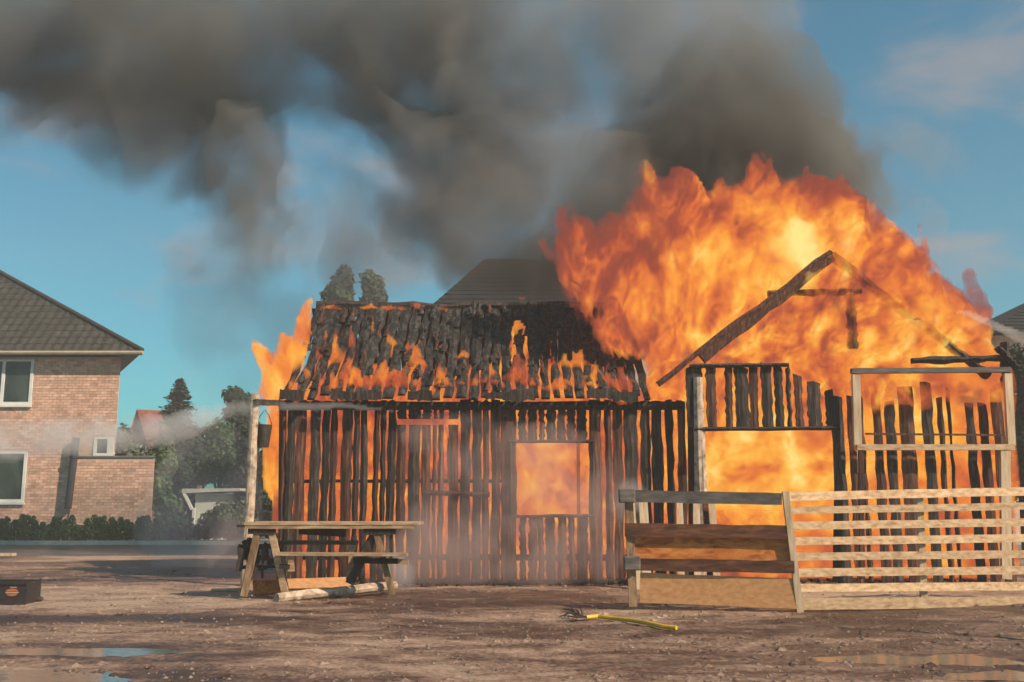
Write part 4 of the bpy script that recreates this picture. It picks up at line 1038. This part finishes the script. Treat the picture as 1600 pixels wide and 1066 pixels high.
tongues = [(612,590,30,16),(545,600,30,14),(700,600,22,12),(760,598,20,10),(835,598,26,12),(890,600,22,10),(610,540,8,26),(655,560,10,36),(725,585,8,30),(860,540,6,30),(820,520,6,36),(552,545,10,46),(496,560,10,24),(900,565,10,30),(560,600,28,26),(528,565,16,62),(520,605,14,26),(545,590,22,30),(598,598,24,30),(626,600,26,26),(650,575,22,40),(690,595,10,44),(520,480,20,10),(575,482,24,6),(612,482,20,9),(655,480,18,7),(693,484,16,5),(814,465,8,7),
           (745,600,8,40),(770,585,10,36),(800,560,8,60),(806,590,24,34),(823,570,8,44),(720,560,14,10),(695,548,14,6),(480,590,10,30),(462,606,10,22),(500,600,10,22),(866,572,8,28),(885,572,14,18),(905,570,20,22),(930,590,14,26),(870,605,20,14),(950,600,16,30),(975,605,18,34),(640,548,8,30),(585,520,6,46),(510,530,6,24),(915,602,18,12),(840,600,12,12),(672,612,9,14),(782,604,8,12)]
for i, (a, b_, rx, ry) in enumerate(tongues):
    v = max(0, min(1, (622-b_)/(622-478))); Y = YW-.3+v*2.7-.10
    rx *= 1.35; ry *= 1.15
    poly = [(a-rx*.7, b_+ry*.7), (a-rx, b_+ry*.1), (a-rx*.55, b_-ry*.3), (a-rx*.3, b_-ry*.8), (a+rx*.1, b_-ry*1.1), (a+rx*.3, b_-ry*.5), (a+rx*.75, b_-ry*.25), (a+rx, b_+ry*.3), (a+rx*.6, b_+ry*.8), (a, b_+ry)]
    sc_ = Y/F
    cloud('roof_flame', poly, Y, .13, .08, .02, fm_roof, 100+i*7, .10, .22, .5, pw=1.3, fineamp=.8, label='small flame licking up between the charred roof slabs', cat='flame', group='flames licking through the charred barn roof')
fm_gable = fire_mat('flame_gas_gable', 7.0, .95, [core(1320, 440, 15.8, 1.5, .9, -.16), core(1200, 540, 15.8, 1.2, .6, .18), core(1440, 540, 15.8, 1.6, .7, .26)], 1.7, -.02, .9, .26, .42, contrast=1.5, fine=1.1)
cloud('fire', [(1092,580),(1140,540),(1200,492),(1250,455),(1296,416),(1340,432),(1400,450),(1470,480),(1540,530),(1570,575),(1450,582),(1340,590),(1325,640),(1290,630),(1250,600),(1225,575)], 15.86, .26, .16, .04, fm_gable, 27, .10, .5, .7, pw=1.2, label='redder flames filling the triangle of the gable behind its rafter', cat='fire')
fm_bay = fire_mat('flame_gas_bay', 6.0, .95, [], 1.8, -.10, .5, .34, .50, contrast=1.5, fine=1.1)
cloud('fire', [(1338,600),(1380,588),(1470,592),(1572,588),(1570,625),(1520,640),(1470,632),(1440,652),(1400,638),(1370,655),(1345,630)], 15.47, .14, .12, .035, fm_bay, 29, .10, .4, .7, pw=1.3, label='dark red flames rolling under the top beam of the pale framed bay', cat='fire')
# ================================================================== SMOKE
sm_dark = smoke_mat('soot_smoke', 1.05, (.285,.278,.268), .46, .26, .62, 1.0, detail=5, dist=.8)
sm_mid = smoke_mat('brown_smoke', .95, (.37,.34,.32), .45, .28, .60, 1.0, detail=5, dist=.8)
sm_blue = smoke_mat('bluish_smoke', .62, (.40,.41,.43), .42, .30, .66, 1.0, detail=5, dist=.8)
sm_thin = smoke_mat('thin_smoke', .40, (.55,.50,.48), .4, .38, .66, 1.0)
YS = 21.0
def smoke(poly, T, taper, mat, seed, label, Y=YS, res=.16, amp=.9, nsc=2.2):
    return cloud('smoke', poly, Y, T, taper, res, mat, seed, amp, nsc, 1.0, pw=2.3, fineamp=.8, bulge=.4, label=label, cat='smoke')
smoke([(-430,-120),(860,-120),(880,-40),(850,60),(800,190),(640,260),(540,290),(490,250),(440,250),(350,330),(270,370),(180,350),(90,290),(30,250),(-60,220),(-430,190)], 2.6, 2.0, sm_dark, 3, 'broad dark smoke bank drifting over the top left')
smoke([(250,120),(460,120),(500,240),(510,340),(490,420),(430,465),(375,425),(320,375),(280,330),(250,240)], 2.2, 1.2, sm_dark, 5, 'dark finger of smoke hanging below the bank', Y=21)
smoke([(420,80),(900,110),(1100,90),(1300,150),(1450,310),(1360,450),(1000,520),(850,530),(740,500),(640,500),(560,440),(510,350),(560,290),(480,220)], 2.4, 1.4, sm_mid, 7, 'brown grey smoke rolling left above the barn roof', Y=21.8)
smoke([(980,100),(1130,40),(1270,40),(1345,140),(1350,210),(1430,220),(1460,330),(1420,420),(1200,400),(960,340),(850,240),(900,110)], 1.7, 1.0, sm_dark, 9, 'dark smoke column right above the flames', Y=20.5, res=.18)
smoke([(560,-120),(1240,-120),(1300,60),(1280,230),(1120,330),(900,340),(700,330),(560,260)], 2.4, 1.6, sm_blue, 13, 'bluish grey smoke filling the top middle', Y=21.5)
smoke([(1410,300),(1450,290),(1500,330),(1490,400),(1468,440),(1440,400),(1420,350)], .5, .4, sm_thin, 15, 'small dark wisp right of the flames', Y=19, res=.12, amp=.2, nsc=1)
smoke([(1230,160),(1400,150),(1540,190),(1560,290),(1480,330),(1380,300),(1290,240)], .8, .8, sm_thin, 17, 'faint smoke drifting right of the column', Y=22)
smoke([(230,400),(330,340),(430,360),(520,430),(520,560),(440,660),(300,660),(240,560)], 1.3, 1.2, sm_thin, 19, 'thin smoke low behind the left end of the barn', Y=24)
sm_pale = smoke_mat('pale_smoke', .38, (.80,.70,.68), .5, .30, .66, 1.0)
smoke([(180,380),(300,300),(480,250),(620,260),(720,400),(760,500),(600,520),(440,500),(260,490)], 1.6, 1.3, sm_pale, 27, 'pale pinkish smoke behind the hanging finger of smoke', Y=26)
smoke([(420,180),(560,200),(640,260),(660,400),(620,470),(520,460),(470,420),(440,300)], 1.0, .9, sm_thin, 23, 'pale grey smoke between the hanging finger and the brown bank', Y=24)
# ================================================================== STEAM AND WATER
st = smoke_mat('steam', .55, (.82,.66,.64), 1.1, .30, .62, 1.0)
st2 = smoke_mat('dense_steam', 1.3, (.9,.88,.9), 1.6, .34, .62, 1.0)
jet = smoke_mat('water_spray', 2.4, (.99,.99,1.0), 2.0, .22, .55, 1.0, aniso=.2)
cloud('steam', [(560,930),(580,820),(620,720),(600,650),(700,630),(860,640),(980,700),(1020,760),(1000,860),(960,920)], 15.2, .55, .5, .14, st, 41, .2, 1.2, label='mauve steam drifting along the long wall of the barn', cat='steam')
cloud('steam', [(540,940),(560,850),(640,800),(760,790),(900,820),(980,860),(990,930)], 15.3, .5, .45, .09, smoke_mat('brown_steam', .9, (.74,.58,.56), 1.1, .26, .6), 42, .2, 1.2, label='brown mauve steam low along the foot of the barn wall', cat='steam')
cloud('steam', [(950,820),(945,770),(962,735),(1000,738),(1025,765),(1010,800),(985,830)], 15.0, .25, .2, .07, st2, 43, .1, .6, label='white puff of steam at the left end of the dark fence', cat='steam')
cloud('steam', [(180,850),(220,700),(260,650),(370,640),(430,690),(440,820),(400,930),(240,920)], 20, 1.2, .9, .2, smoke_mat('pale_haze', .30, (.88,.88,.92), .8, .26, .6), 45, .3, 1.5, label='pale haze of spray in front of the bushes', cat='steam')
cloud('steam', [(300,930),(310,860),(340,800),(385,790),(400,860),(400,935)], 13.9, .5, .4, .08, st, 49, .15, .8, label='bluish mist hanging left of the trestle table', cat='steam')
cloud('steam', [(605,935),(600,870),(620,850),(650,870),(660,930)], 14, .3, .25, .07, st2, 47, .1, .6, label='low puff of steam right of the trestle table', cat='steam')
cloud('water_jet', [(-60,655),(60,650),(180,645),(260,640),(320,628),(380,620),(440,622),(520,625),(600,633),(655,646),(600,646),(520,644),(440,644),(380,652),(320,678),(250,704),(180,716),(60,720),(-60,730)], 14.6, .26, .16, .035, jet, 51, .06, .5, pw=1.4, label='arching white water jet reaching the barn from the left', cat='water jet')
cloud('water_jet', [(1476,488),(1510,484),(1560,500),(1620,520),(1640,560),(1600,548),(1560,522),(1510,502)], 14.6, .14, .10, .035, jet, 53, .04, .5, label='white water jet entering from the right edge', cat='water jet')

# smoky air over the whole yard
hzm = bpy.data.materials.new('smoky_air'); hzm.use_nodes = True; nt = hzm.node_tree; nt.nodes.clear()
out = N(nt, 'ShaderNodeOutputMaterial'); pv = N(nt, 'ShaderNodeVolumePrincipled'); nt.links.new(pv.outputs[0], out.inputs['Volume'])
pv.inputs['Density'].default_value = .0026; pv.inputs['Color'].default_value = (.86, .84, .84, 1)
o = MB().box(-90, 90, -12, 95, -1.2, 26).build('haze', hzm); tag(o, 'thin smoky haze in the air over the yard', kind='stuff')
